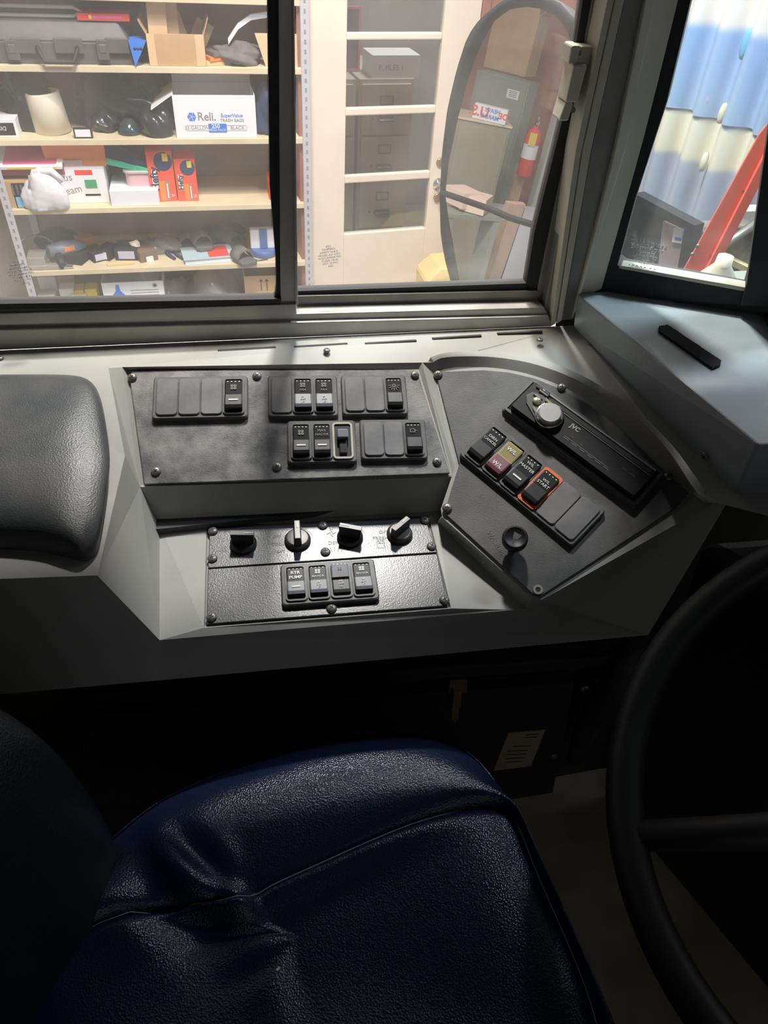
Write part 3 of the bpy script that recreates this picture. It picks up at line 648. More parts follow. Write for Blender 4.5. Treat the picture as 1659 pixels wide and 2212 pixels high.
line=[p+Vector((0,0,fold(p)+.0005-.0015)) for p in SL]; line=[Vector((p.x,p.y,oz+.0168+fold(p))) for p in SL]
m.tube(line,.0005,5,closed=True); m.build('stitched_seam',THR,cu)
m=MB(); m.tube([Vector((p.x,p.y,oz+.002)) for p in lay(OL,SL,-.003,oz)],.0010,6,closed=True); m.build('edge_piping',VIN,cu)
# backrest
prof=[(-75,1440),(0,1476),(60,1512),(140,1585),(198,1675),(235,1745),(250,1812),(236,1880),(190,1955)]
fp_=[onY(x,y,.372-.0*i) for i,(x,y) in enumerate(prof)]
secs=[]
for k,p in enumerate(fp_):
    lo=[]; cx=p.x-.10; hy=.19; cy=p.y-hy-.005
    for j in range(40):
        a=2*PI*j/40; e=.55; ca,sa=math.cos(a),math.sin(a)
        X=math.copysign(abs(ca)**e,ca)*.085; Y=math.copysign(abs(sa)**e,sa)*hy
        lo.append(Vector((cx+.012+X+.03-.14*(1-math.cos(min(max(hy-Y,0)/.30,1)*PI/2))*1.0-.25*max(hy-.03-Y,0),cy+Y,p.z)))
    secs.append(lo)
secs=[[v+Vector((-.10,0,.22)) for v in secs[0]],[v+Vector((-.05,0,.10)) for v in secs[0]]]+secs
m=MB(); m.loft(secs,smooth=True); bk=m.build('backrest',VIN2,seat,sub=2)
m=MB(); m.box((.05,.2,(oz-.13+FLZ)/2+.04),(.34,.30,abs(FLZ-oz+.13)-.08)); m.box((.05,.2,FLZ+.02),(.40,.36,.04)); m.build('seat_pedestal',DARK,seat,bevel=.01)
for (p_,l_) in ((onZ(1045,1216,-.5755),'tiny white paint chip on the console deck right of the heater panel'),(onZ(601,2094,oz+.0125),'tiny white crumb on the seat cushion')):
    m=MB(); m.box((0,0,.0012),(.0035,.002,.0012),.6); tag(m.build('crumb',WHT,M=T(*p_)),l_,'crumb')
# ------------------------------------------------------------------ steering wheel
sw=thing('steering_wheel','large black bus steering wheel in deep shadow right of the seat','steering wheel')
tl=math.radians(34); U_=Vector((math.cos(tl),0,math.sin(tl))); V_=Vector((0,1,0)); N_=U_.cross(V_); C_=Vector((.47,.145,-.47))
M=Matrix((U_,V_,N_)).transposed().to_4x4(); M.translation=C_; sw.matrix_basis=M
m=MB(); m.tube([(.235*math.cos(a),.235*math.sin(a),0) for a in [2*PI*k/72 for k in range(72)]],.0155,14,closed=True); m.build('rim',mat('wheel_rim_rubber',(.010,.011,.012),.5),sw)
for a in(.3,PI-.3+.0,-PI/2):
    m=MB(); m.tube([(.04*math.cos(a),.04*math.sin(a),-.03),(.14*math.cos(a),.14*math.sin(a),-.02),(.23*math.cos(a),.23*math.sin(a),0)],[.018,.014,.012],10); m.build('spoke',mat('wheel_spoke',(.02,.02,.02),.55),sw)
m=MB(); m.lathe((0,0,-.05),[(.05,0),(.06,.01),(.06,.03),(.05,.045),(.0001,.048)],32); m.build('hub',MT['wheel_spoke'],sw)
m=MB(); m.cyl((0,0,-.60),.035,.55); m.build('column',MT['wheel_spoke'],sw)
# dark dash mass behind the wheel
m=MB(); a=onZ(1600,1075,-.52); 
m.loft([[(.50,.50,-.56),(1.25,.40,-.50),(1.25,-.7,-.50),(.78,-.7,-.56),(.66,.20,-.60)],[(.56,.52,-.90),(1.25,.40,-.90),(1.25,-.7,-.90),(.86,-.7,-.90),(.74,.20,-.90)],[(.62,.56,FLZ),(1.25,.40,FLZ),(1.25,-.7,FLZ),(.86,-.7,FLZ),(.74,.20,FLZ)]]); tag(m.build('dashboard',mat('dash_black',(.03,.032,.034),.55),bevel=.015),'black dashboard front filling the footwell beyond the steering wheel','dashboard')
# ------------------------------------------------------------------ garage shell
GZ=-2.38
m=MB(); m.box((-2.5,2.6,GZ-.05),(14,6.2,.1)); tag(m.build('floor_garage',CONC),kind='structure')
m=MB(); m.box((-4.25,4.10,-.4),(9.44,.1,4.0)); tag(m.build('wall_garage_left',GREYW),kind='structure')
DU=Vector((math.cos(math.radians(6.6)),math.sin(math.radians(6.6)),0)); DF=Fr(onY(664,300,3.66),DU,Vector((DU.y,-DU.x,0)))
def dslab(mb,u0,u1,v0,v1,n0,n1): mb.hull([DF.w(u,v,n0) for u,v in((u0,v0),(u1,v0),(u1,v1),(u0,v1))],[DF.w(u,v,n1) for u,v in((u0,v0),(u1,v0),(u1,v1),(u0,v1))])
dR=DF.uv(1003,200).x+.03; dl=GZ-DF.O.z
m=MB(); dslab(m,dR+.02,dR+1.3,dl,1.9,-.10,.02); dslab(m,-.05,dR+.02,.85,1.9,-.10,.02); tag(m.build('wall_garage_right',REDW),kind='structure')
m=MB(); dslab(m,-.045,-.006,dl,.9,-.35,.03); dslab(m,dR+.003,dR+.04,dl,.9,-.09,.03); tag(m.build('trim_5',REDW,bevel=.003),kind='structure')
# half-glazed door
dr=thing('door_1',None,None,kind='structure')
ul=DF.uv(745,200).x; ur=DF.uv(942,200).x
rows=[(66,82),(226,243),(369,386)]
vb=[(DF.uv(840,a+3).y,DF.uv(840,b+3).y) for a,b in rows]; vbot=DF.uv(840,496).y
m=MB(); dslab(m,0,ul,dl+.01,.86,-.02,.02); dslab(m,ur,dR,dl+.01,.86,-.02,.02); dslab(m,ul,ur,dl+.01,vbot,-.02,.02); dslab(m,ul,ur,.74,.86,-.02,.02)
m.build('door_panel',DOORM,dr,bevel=.003)
for a,b in vb: m=MB(); dslab(m,ul,ur,b,a,-.012,.016); m.build('glazing_bar',DOORM,dr,bevel=.006)
lev=[.74]+[z for ab in vb for z in ab]+[vbot]
for k in range(4): m=MB(); dslab(m,ul,ur,lev[2*k+1],lev[2*k],-.003,.0); m.build('glass_pane',GLD,dr)
for y in(293,600): v=DF.uv(664,y).y; m=MB(); dslab(m,-.004,.005,v-.05,v+.05,.015,.026); m.build('hinge',BRASS,dr)
for x,y,k in((951,350,0),(947,397,1),(945,426,0)):
    m=MB()
    if k: m.lathe((0,0,0),[(.03,0),(.03,.006),(.012,.01),(.012,.035),(.024,.045),(.027,.06),(.02,.072),(.0001,.075)],20)
    else: m.lathe((0,0,0),[(.022,0),(.022,.008),(.015,.010),(.0001,.010)],20)
    m.build('door_knob' if k else 'lock_rosette',CHR if k else BRASS,dr,M=DF.at(x,y,.02))
# room behind the door
m=MB(); m.box((1.2,6.6,-.4),(4.5,.1,4)); m.box((2.9,5.4,-.4),(.1,2.4,4)); tag(m.build('wall_store_room',GREYW),kind='structure')
m=MB(); m.box((1.2,5.4,GZ-.02),(4,2.6,.06)); tag(m.build('floor_store_room',CONC),kind='structure')
CF2=Fr(onY(773,300,4.9),(math.cos(.08),math.sin(.08),0),(math.sin(.08),-math.cos(.08),0))
def cabinet(u0,u1,label):
    c=thing('filing_cabinet',label,'filing cabinet',CF2.M@T((u0+u1)/2,0,0),'filing cabinets behind the glazed door')
    w=u1-u0; top=CF2.uv(830,170).y; fl=GZ-CF2.O.z+.012; Mi=Matrix.Identity(4)
    m=MB(); m.box((0,(top+fl)/2,-.33),(w,top-fl,.66)); m.build('body',TAN,c,bevel=.004)
    d=[top-.02,CF2.uv(830,292).y,CF2.uv(830,386).y,CF2.uv(830,490).y,fl+.03]
    for k in range(4):
        m=MB(); m.box((0,(d[k]+d[k+1])/2,.004),(w-.035,d[k]-d[k+1]-.012,.024)); o=m.build('drawer',TAN,c,bevel=.003)
        cy=(d[k]+d[k+1])/2; 
        m=MB(); m.ring(0,cy+.055,.085,.055,.003,.006,.014,.022); m.build('label_holder',SCR,o)
        m=MB(); m.tube([(-.05,cy-.045,.016),(-.045,cy-.055,.035),(.045,cy-.055,.035),(.05,cy-.045,.016)],.008,8); m.box((0,cy-.04,.018),(.10,.012,.006)); m.build('handle',SCR,o)
        m=MB(); m.cyl((-.085,cy-.045,.016),.008,.004); m.build('lock',BRASS,o)
    return c
wcab=CF2.uv(886,300).x
cabinet(0,wcab,'tan filing cabinet seen whole through the lower door panes'); cabinet(-wcab-.02,-.02,'tan filing cabinet partly cut off by the left side of the door glass')
ct=CF2.uv(830,170).y
m=MB(); m.box((.13+.10,ct+.06,-.12),(.30,.12,.22)); m.m=1; m.text('P. FILES 1',.2,ct+.055,.04,-.009); tag(m.build('file_box',[WPAP,DIM],M=CF2.M,bevel=.002),'long white card box on top of the filing cabinet behind the door','box')
m=MB(); m.ring(-.10,ct+.17,.30,.33,.004,.012,-.2,-.18); m.m=1; m.rr(-.10,ct+.17,.28,.31,.003,-.2,-.19); tag(m.build('picture_frame',[PINK,GREYF],M=CF2.M),'pink edged frame standing on the left filing cabinet','frame')
m=MB(); m.box((-.08,ct+.95,-.9),(.5,.85,.02)); m.m=1; m.box((.06,ct+.85,-.88),(.02,.8,.02)); tag(m.build('notice_board',[mat('ochre_board',(.5,.36,.08),.7),DBLK],M=CF2.M),'ochre board on the store room wall in the topmost door pane','board')
# ------------------------------------------------------------------ shelving
SX0,SX1,SY0,SY1=-.885,.452,3.60,4.02
sh=thing('shelving_unit','tall shelving unit of cream boards on perforated posts, loaded with clutter','shelving')
SH=dict(T=-.470,A=-.716,B=-.993,C=-1.283,D=-1.572,E=-1.93)
for k,z in SH.items(): m=MB(); m.box(((SX0+SX1)/2,(SY0+SY1)/2,z-.012),(SX1-SX0,SY1-SY0,.024)); m.build('shelf_board',SHELFM,sh,bevel=.002)
m=MB(); m.box(((SX0+SX1)/2,SY1+.012,-.30),(SX1-SX0,.016,1.35)); m.build('back_panel',WOODB,sh)
m=MB(); m.box(((SX0+SX1)/2,SY1+.012,-1.45),(SX1-SX0,.016,.95)); m.build('back_panel',GREYW,sh)
for x0,y in((SX0-.02,SY0-.008),(SX1-.012,SY0-.008),(SX0-.02,SY1-.01)):
    m=MB(); m.box((x0+.017,y,-.9),(.034,.004,2.9)); m.box((x0+.001,y+.017,-.9),(.004,.034,2.9)); m.m=1
    if y<3.9:
        for k in range(72): m.box((x0+.017,y-.0025,-2.2+k*.036),(.009,.0015,.016))
    m.build('post',[GALV,DIM],sh)
m=MB(); m.box((SX1+.01,(SY0+SY1)/2,-.9),(.012,.42,2.9)); m.build('side_panel',REDW,sh)
FX=Matrix.Rotation(PI/2,4,'X')            # local xy -> world xz, facing the bus
def si(x0,x1,yt,yb,k):
    z=SH[k]; a=onZ(x0,yb,z); Y=min(max(a.y,3.612),3.93); l=onY(x0,yb,Y).x; r=onY(x1,yb,Y).x; h=onY((x0+x1)/2,yt,Y).z-z
    return l,r,Y,h,z
def item(name,label,cat,X,Y,Z,rot=0,group=None): return thing(name,label,cat,T(X,Y,Z)@RZ(rot),group)
def cardbox(name,label,x0,x1,yt,yb,k,d,mt,flaps=(),prints=None,rot=0,cat='box',group=None,solid=False):
    """open or closed carton; local origin at base front centre, x right, y away, z up"""
    l,r,Y,h,z=si(x0,x1,yt,yb,k); w=r-l; d=min(d,SY1-Y-.01); o=item(name,label,cat,(l+r)/2,Y,z+.0006,rot,group)
    m=MB(); t=.004
    if solid: m.box((0,d/2,h/2),(w,d,h))
    else:
        m.box((0,t/2,h/2),(w,t,h)); m.box((0,d-t/2,h/2),(w,t,h)); m.box((-w/2+t/2,d/2,h/2),(t,d-2*t,h)); m.box((w/2-t/2,d/2,h/2),(t,d-2*t,h)); m.box((0,d/2,t/2),(w-2*t,d-2*t,t))
    m.build('carton_body',mt,o,bevel=.001)
    for side,ln,a in flaps:
        m=MB(); 
        if side in'lr': s_=-1 if side=='l' else 1; m.box((s_*ln/2,0,0),(ln,d-.004,.003)); M=T(s_*w/2,d/2,h)@Matrix.Rotation(-s_*a,4,'Y')
        elif side=='b': m.box((0,ln/2,0),(w-.004,ln,.003)); M=T(0,d,h)@Matrix.Rotation(a,4,'X')
        else: m.box((0,-ln/2,0),(w-.004,ln,.003)); M=T(0,0,h)@Matrix.Rotation(-a,4,'X')
        m.build('flap',mt,o,M=M)
    if prints:
        m=MB(); prints(m,w,h); m.build('printing',PR,o,M=FX@T(0,0,.0003))
    return o
PR=[DIM,BLUE,RED,WHT,YELL,BLK,ORC,PINK,NAVY,CARDL]
def gh(x0,x1,yt,yb,k): l,r,Y,h,z=si(x0,x1,yt,yb,k); return (l+r)/2,Y,z,r-l,h
# shelf A ---------------------------------------------------------
X,Y,Z,w,h=gh(-260,290,45,147,'A')
c=item('tool_case','long dark grey plastic tool case with a handle and two latches, top shelf','case',X,Y,Z)
m=MB(); m.box((0,.17,h*.27),(w,.32,h*.54)); m.build('case_base',CASE,c,bevel=.006)
m=MB(); m.hull([(-w/2,.01,h*.54),(w/2,.01,h*.54),(w/2,.33,h*.54),(-w/2,.33,h*.54)],[(-w/2+.02,.05,h),(w/2-.045,.05,h),(w/2-.045,.31,h),(-w/2+.02,.31,h)]); m.build('lid',CASE,c,bevel=.006)
def loc(px_,py_): p=onY(px_,py_,Y-.012); return p.x-X,p.z-Z
for a in(27,222,-120):
    lx,lz=loc(a,108); m=MB(); m.box((lx,-.008,lz),(.045,.014,.070)); m.m=1; m.box((lx,-.016,lz+.005),(.026,.004,.03)); m.build('latch',[CASE,SCR],c,bevel=.003)
for a in(-60,75,165,270): lx,lz=loc(a,100); m=MB(); m.box((lx-.03,-.004,lz),(.11 if a!=270 else .09,.01,.055)); m.build('raised_pad',CASE,c,bevel=.004)
lx,lz=loc(127,118); m=MB(); m.tube([(lx-.075,0,lz+.025),(lx-.075,-.02,lz+.02),(lx-.055,-.035,lz-.022),(lx+.055,-.035,lz-.022),(lx+.075,-.02,lz+.02),(lx+.075,0,lz+.025)],.009,8); m.build('handle',DBLK,c)
X2,Y2,_,w2,h2=gh(-200,178,16,36,'A'); zt=Z+h+.001
m=MB(); L_=.23
m.tube([(-.7,.05,.017),(L_-.03,.05,.017),(L_,.05,.032),(L_-.03,.05,.047),(-.7,.05,.047)],.007,8); tag(m.build('bent_tube',mat('pale_tube',(.72,.68,.66),.5),M=T(onY(178,28,Y+.06).x-.235,Y+.02,zt-.008)),'pale tube bent back on itself lying on the grey tool case','tube')
p=onY(225,38,Y+.08); m=MB(); m.box((0,0,.012),(.20,.12,.024)); m.m=1; m.box((.01,-.0605,.012),(.12,.001,.010)); m.m=2; m.box((-.05,-.0606,.012),(.01,.001,.012)); tag(m.build('red_box',[RED,PINK,YELL],M=T(p.x,p.y+.02,zt)),'flat red box lying on the right end of the grey tool case','box')
l,r,Y3,h3,z=si(293,322,88,142,'A')
m=MB(); m.prism([(0,0),(.055,h3),(-.012,h3)],0,.12); m.m=1
for k in range(3): m.lathe((.008+.012*k,h3*.72,.1205),[(.004,0),(.006,.0003),(.0001,.0004)],8)
tag(m.build('blue_bag',[mat('bright_blue',(.05,.22,.75),.5),NAVY],M=T(l,Y3+.10,z)@FX),'small bright blue pack wedged between tool case and open carton','pack')
cardbox('carton','open brown carton with taped corners on the top shelf',325,447,74,149,'A',.22,CARD,[('l',.05,1.1),('r',.06,1.2),('b',.07,-1.2)],lambda m,w,h:(setattr(m,'m',9),m.box((-w/2+.016,h/2,0),(.03,h*.98,.0006)),m.box((w/2-.02,h/2,0),(.035,h*.98,.0006))))
l,r,Y3,h3,z=si(338,432,36,149,'A')
for i,(dx,a,hh) in enumerate(((-.07,.05,.17),(-.02,.02,.165),(.04,-.3,.13),(.06,.5,.11))):
    m=MB(); m.box((0,0,hh/2+.04),(.075,.004,hh)); tag(m.build('cardboard_sheet',CARDL,M=T((l+r)/2+dx,Y3+.05+.03*i,z+.006)@Matrix.Rotation(a,4,'Y')),('upright cardboard sheet in the open carton, leftmost','upright cardboard sheet in the open carton, second from the left','cardboard strip leaning in the open carton, second from the right','cardboard strip leaning in the open carton, rightmost')[i],'cardboard','cardboard scraps in the open carton')
p=onZ(480,143,SH['A'])
m=MB()
for k,(mi,tz) in enumerate(((0,.018),(1,.014),(2,.02))): m.m=mi; m.box((0,0,.01+k*.02),(.17-.02*k,.13,tz),.12*k)
m.build('x',[YELL,RED,GREYF]) and None
bpy.data.objects.remove(bpy.data.objects['x'])
for k,(mt,lb) in enumerate(((CARDL,'pale magazine at the bottom of a small stack'),(ORC,'orange magazine in the middle of a small stack'),(GREYF,'dark folder on top of a small stack'))):
    m=MB(); m.box((0,0,.008),(.17-.015*k,.15,.015)); tag(m.build('magazine',mt,M=T(p.x,p.y+.09,SH['A']+.0005+.0162*k)@RZ(.25+.1*k),bevel=.001),lb+' right of the open carton','magazine','stack on the top shelf')
p=onZ(535,148,SH['A']+.0); 
m=MB(); pts=[(-.13,-.10),(-.085,-.045),(-.03,-.012),(.05,0),(.12,-.01)]; q=[(x,y+.125) for x,y in pts]
for a,b in zip(q[:-1],q[1:]): m.hull([(a[0],0,a[1]),(b[0],0,b[1]),(b[0],0,b[1]+.02),(a[0],0,a[1]+.02)],[(a[0],.02,a[1]),(b[0],.02,b[1]),(b[0],.02,b[1]+.02),(a[0],.02,a[1]+.02)])
tag(m.build('curved_trim',WPAP,M=T(p.x+.06,p.y+.06,SH['A']+.05),weld=True),'curved white strip arching over the clutter at the shelf end','strip')
m=MB(); m.hull([(-.02,0,.0),(.15,0,0),(.15,0,.12),(-.06,0,.12)],[(-.02,.01,0),(.15,.01,0),(.15,.01,.12),(-.06,.01,.12)]); tag(m.build('cardboard_sheet',mat('tan_sheet',(.72,.55,.34),.8),M=T(p.x+.10,p.y+.04,SH['A'])),'tan cardboard sheet under the curved white strip','cardboard')
def lump(name,label,cat,X,Y,Z,w,d,h,mt,seed=0,group=None,n=3):
    """crumpled bag: noisy squashed blob resting on its base"""
    R=random.Random(seed); bm=bmesh.new(); bmesh.ops.create_icosphere(bm,subdivisions=4,radius=1)
    ph=[R.uniform(0,6) for _ in range(9)]; fr=[R.uniform(2,6) for _ in range(9)]
    for v in bm.verts:
        c=v.co; s=1+.10*math.sin(fr[0]*c.x+ph[0])*math.sin(fr[1]*c.y+ph[1])+.12*math.sin(fr[2]*c.x+fr[3]*c.z+ph[2])+.07*abs(math.sin(2*fr[4]*c.x+ph[3]+2*c.z))-.06*abs(math.sin(2*fr[5]*c.z+ph[4]+3*c.x))
        c*=s; c.z=max(c.z,-.55); v.co=Vector((c.x*w/2,c.y*d/2,(c.z+.55)*h/1.6))
    q=MB(); q.bm.free(); q.bm=bm; return tag(q.build(name,mt,M=T(X,Y,Z),smooth=True),label,cat,group)
lump('dark_cloth','crumpled dark cloth between the magazines and curved strip','cloth',p.x-.03,p.y+.10,SH['A'],.20,.16,.08,GREYF,3)
lump('dark_cloth','dark bundle standing behind the open carton on the top shelf','cloth',onY(310,90,3.92).x,3.92,SH['A'],.22,.12,.17,DBLK,5)
# shelf B ---------------------------------------------------------
z=SH['B']
def bag(x0,x1,yt,yb,k,mt,seed,name,label,cat='bag',group=None,d=.2,yo=.08):
    X,Y,Z,w,h=gh(x0,x1,yt,yb,k); return lump(name,label,cat,X,min(Y+yo,3.9),Z,w,d,h*1.05,mt,seed,group)
bag(0,140,170,292,'B',BAGB,1,'black_bag','tall black bag behind the cream roll on the second shelf',d=.25,yo=.16)
bag(155,385,175,290,'B',BAGB,2,'black_bag','largest black plastic bag, heaped in the middle of the second shelf',d=.22,yo=.14)
bag(305,380,235,300,'B',BAGB,4,'black_bag','small shiny black bag just left of the white trash bag carton',d=.12,yo=.05)
bag(195,260,250,295,'B',BAGB,6,'black_bag','small black bag behind the little framed card',d=.12,yo=.1)
bag(555,640,195,305,'B',NAVY,8,'dark_bag','dark blue bundle right of the white trash bag carton',d=.2,yo=.1)
X,Y,Z,w,h=gh(72,152,207,295,'B')
m=MB(); m.lathe((0,0,0),[(w/2,0),(w/2*.93,h*.97),(w/2*.90,h),(w/2*.80,h),(w/2*.78,h*.93),(w/2*.3,h*.90),(w/2*.28,h*.5),(.0001,h*.5)],36); tag(m.build('cream_roll',CREAMP,M=T(X,Y+w/2,Z)@Matrix.Rotation(-.08,4,'Y')),'large cream coloured roll standing on end on the second shelf','roll')
X,Y,Z,w,h=gh(162,202,278,303,'B'); f=item('framed_card','small black framed white card leaning on the shelf front','card',X,Y,Z)
m=MB(); m.box((0,.012,h/2),(w,.022,h)); m.build('case',BLK,f,bevel=.001); m=MB(); m.box((0,0,h/2+.002),(w*.82,.003,h*.72)); m.m=1; m.cyl((0,-.001,h*.8),.006,.003,ax='Y'); m.build('card',[WPAP,BLK],f)
X,Y,Z,w,h=gh(255,305,262,295,'B'); m=MB(); m.lathe((0,0,0),[(w/2,0),(w/2*1.05,.01),(w/2,.02),(w/2*.6,.05),(w/2*.3,.06),(.0001,.06)],28); tag(m.build('disc_spindle',mat('dark_teal_gloss',(.03,.06,.06),.15),M=T(X,Y+.05,Z)),'dark glossy round spindle with green glints among the black bags','disc case')
def reli(m,w,h):
    m.m=1; m.lathe((-w*.29,h*.50,0),[(.0001,0),(w*.055,0),(w*.055,.0006),(.0001,.0006)],6,False)
    m.m=3; 
    for k in range(5): m.box((-w*.29+.012*math.cos(k*1.257),h*.50+.012*math.sin(k*1.257),.0007),(.022,.0015,.0004),k*1.257)
    m.m=0; m.text('Reli.',-w*.11,h*.50,.046,.0004,bold=.015); m.m=1; m.text('SuperValue',w*.20,h*.53,.021,.0004,bold=.01); m.m=0; m.text('TRASH BAGS',w*.20,h*.415,.018,.0004,bold=.01)
    m.ring(0,h*.235,w*.76,h*.13,.008,.0012,0,.0005); m.text('33 GALLON',-w*.24,h*.235,.020,.0004); m.text('BLACK',w*.26,h*.235,.020,.0004)
    m.m=1; m.rr(.005,h*.235,w*.225,h*.21,.004,0,.0009); m.m=3; m.text('250',-.003,h*.275,.024,.0012,bold=.02); m.text('MEGA PACK',.003,h*.185,.014,.0012)
cardbox('trash_bag_carton','white printed trash bag carton with flaps open on the second shelf',383,556,206,303,'B',.24,WPAP,[('l',.11,-.55),('b',.12,1.35)],reli)
m=MB(); m.box((0,0,.09),(.40,.004,.18)); p=onZ(470,303,z); tag(m.build('cardboard_sheet',mat('pink_tan_card',(.62,.42,.30),.8),M=T(p.x,3.93,z)),'large brown cardboard sheet standing behind the white trash bag carton','cardboard')
def disp(m,w,h): m.m=5; m.box((0,h*.45,0),(w*.9,h*.7,.0006)); m.m=3; m.text('DISPOSABLE',0,h*.5,.022,.0005,rot=PI)
cardbox('glove_box','dark disposable glove box lying upside down at the left end of the second shelf',-70,42,258,297,'B',.12,WPAP,(),disp,solid=True)
bag(-40,28,215,262,'B',mat('blue_glove',(.05,.2,.6),.5),9,'blue_gloves','bright blue gloves bunched on the dark glove box','gloves',d=.1,yo=.05); bpy.data.objects['blue_gloves'].location.z=SH['B']+onY(0,258,3.65).z*0+.075
# shelf C ---------------------------------------------------------
z=SH['C']
cardbox('carton','small brown carton at the left end of the third shelf behind a blue label card',5,110,392,450,'C',.2,CARD,(),None,solid=True)
X,Y,Z,w,h=gh(38,72,395,449,'C'); m=MB(); m.box((0,.01,h/2),(w,.02,h)); m.m=1; m.box((0,-.001,h*.24),(w*.85,.002,h*.42)); m.m=2
for k in range(4): m.box((-.03+.018*k,-.002,h*.75),(.007,.004,h*.4))
tag(m.build('drill_bit_pack',[BLK,mat('sky_blue_card',(.2,.5,.8),.5),SCR],M=T(X,Y-.004,Z)),'black hanging pack with a sky blue card and metal bits','bit set')
X,Y,Z,w,h=gh(0,120,338,392,'C'); m=MB(); m.box((0,.1,.235+.0),(w*.95,.18,.03)); m.m=1; m.box((.02,.0085,.235),(w*.6,.003,.018)); m.m=2; m.box((0,.1,.18),(w*.9,.18,.08)); 
bpy.data.meshes.remove(m.build('x',[WPAP,PINK,MAG]).data)
p=onY(60,365,3.68)
m=MB(); m.box((0,0,.0),(.31,.20,.05)); tag(m.build('magenta_box',MAG,M=T(p.x,3.75,SH['C']+.155),bevel=.003),'dark magenta box on the brown carton, third shelf','box')
m=MB(); m.box((0,0,0),(.31,.22,.012),rx=-.0); m.m=1; m.box((.03,-.111,0),(.2,.001,.008)); m.m=2; m.box((0.02,0,.0065),(.22,.18,.001)); tag(m.build('magazine',[WPAP,YELL,PINK],M=T(p.x+.0,3.73,SH['C']+.193)@Matrix.Rotation(.22,4,'X')),'white and pink magazine lying on the dark magenta box','magazine')
bag(60,152,370,455,'C',BAGW,11,'plastic_bag','crumpled white plastic bag hanging over the third shelf front','bag',d=.10,yo=.0)
m=MB(); p=onY(103,378,3.61); m.tube([(p.x-.085,3.60,SH['C']+.09),(p.x-.05,3.60,SH['C']+.16),(p.x+.02,3.60,SH['C']+.165),(p.x+.06,3.60,SH['C']+.12)],[.012,.016,.016,.012],8); o=m.build('bag_handle',BAGW); o.parent=bpy.data.objects['plastic_bag']; o.matrix_parent_inverse=bpy.data.objects['plastic_bag'].matrix_basis.inverted()
def busbox(m,w,h):
    m.m=0; m.text('Bus',-w*.28,h*.72,.045,.0004,rot=.1); m.text('Team',-w*.22,h*.36,.045,.0004,rot=.2); m.m=5; m.box((w*.2,h*.23,0),(w*.3,h*.06,.0006)); m.m=3; m.box((w*.2,h*.4,0),(w*.3,h*.28,.0003))
    m.m=2; m.box((w*.1,h*.86,0),(w*.34,h*.14,.0004))
o=cardbox('team_box','white lidded box marked Bus Team in pen on the third shelf',128,238,362,440,'C',.3,WPAP,(),busbox,solid=True)
m=MB(); p=(bpy.data.objects['team_box'].location); m.box((.045,-.002,.085),(.05,.002,.035)); m.build('green_mark',mat('green_print',(.05,.35,.15),.5),o)
l,r,Y,h,_=si(128,238,362,440,'C')
m=MB(); m.hull([(-.125,0,0),(.125,0,0),(.125,.22,0),(-.125,.22,0)],[(-.135,.0,.095),(.13,0,.095),(.13,.22,.095),(-.135,.22,.095)]); m.m=1; m.box((-.03,-.003,.012),(.11,.004,.03)); tag(m.build('orange_box',[mat('orange_tub',(.85,.27,.08),.5),mat('faded_label',(.6,.42,.38),.6)],M=T((l+r)/2,Y+.02,SH['C']+h+.001)),'orange box sitting on top of the white Bus Team box','box')
o=cardbox('flat_carton','low white flat box under the clear tub on the third shelf',242,346,412,446,'C',.22,WPAP,(),None,solid=True)
l,r,Y,h,_=si(242,346,412,446,'C'); zt=SH['C']+h+.001
tb=item('food_tub','small clear plastic tub with pink contents on the low white box','tub',(l+r)/2+.035,Y+.11,zt)
m=MB(); m.prism(rrp(0,0,.135,.11,.03),0,.058); m.build('tub',mat('pinkish_tub',(.75,.45,.5),.35),tb); m=MB(); m.rr(0,0,.15,.125,.033,.058,.068,.003); m.build('lid',CLR,tb)
sh_=thing('shoe','navy running shoe with a teal sole lying on the clear tub','shoe',T((l+r)/2-.02,Y+.11,zt+.072)@RZ(-.15)@Matrix.Rotation(.22,4,'Y'))
m=MB(); m.prism([(-.15,-.035),(-.09,-.045),(.02,-.036),(.10,-.045),(.15,-.03),(.155,0),(.13,.035),(.02,.035),(-.09,.04),(-.15,.03)],0,.028,.004); m.build('sole',TEAL,sh_,bevel=.004)
m=MB(); m.loft([[(x+a,b*.9,c) for a,b in((-.0,-.036),(.0,.036))] for x,c in()]) if 0 else None
rings=[]
for x,wd,ht in((-.145,.05,.05),(-.12,.07,.075),(-.07,.075,.075),(-.02,.07,.06),(.04,.074,.045),(.10,.07,.035),(.145,.04,.02)): rings.append([Vector((x,wd/2*math.cos(t),.026+max(0,math.sin(t))*ht)) for t in [PI*k/9 for k in range(10)]])
m.loft(rings,smooth=True); m.build('upper',NAVY,sh_)
def hefty(big):
    def f(m,w,h):
        m.m=8; m.lathe((w*.12,h*.80,0),[(.0001,0),(w*.36,0),(w*.36,.0005),(.0001,.0005)],20,False)
        m.m=4; m.box((w*.22,h*.88,.0006),(w*.22,h*.15,.0005))
        m.m=3; m.box((-w*.28,h*.46,0),(w*.2,h*.36,.0006)); m.m=8; m.text('Hefty',-w*.28,h*.46,.048 if big else .03,.0007,rot=PI/2,bold=.03)
        m.m=6; m.box((-w*.02,h*.22,0),(w*.22,h*.40,.0005)); m.m=0; m.box((w*.17,h*.22,0),(w*.12,h*.40,.0005)); m.m=3; m.box((w*.17,h*.22,.0006),(w*.05,h*.30,.0003)); m.text('20',w*.35,h*.12,.018,.0005)
    return f
cardbox('bag_box','taller orange-red trash bag box with a yellow tab, left of the pair','x' and 330,384,327,436,'C',.14,HEFT,(),hefty(1),cat='box',solid=True,rot=.06)
cardbox('bag_box','shorter orange-red trash bag box, right of the pair',386,430,344,435,'C',.14,HEFT,(),hefty(0),cat='box',solid=True)
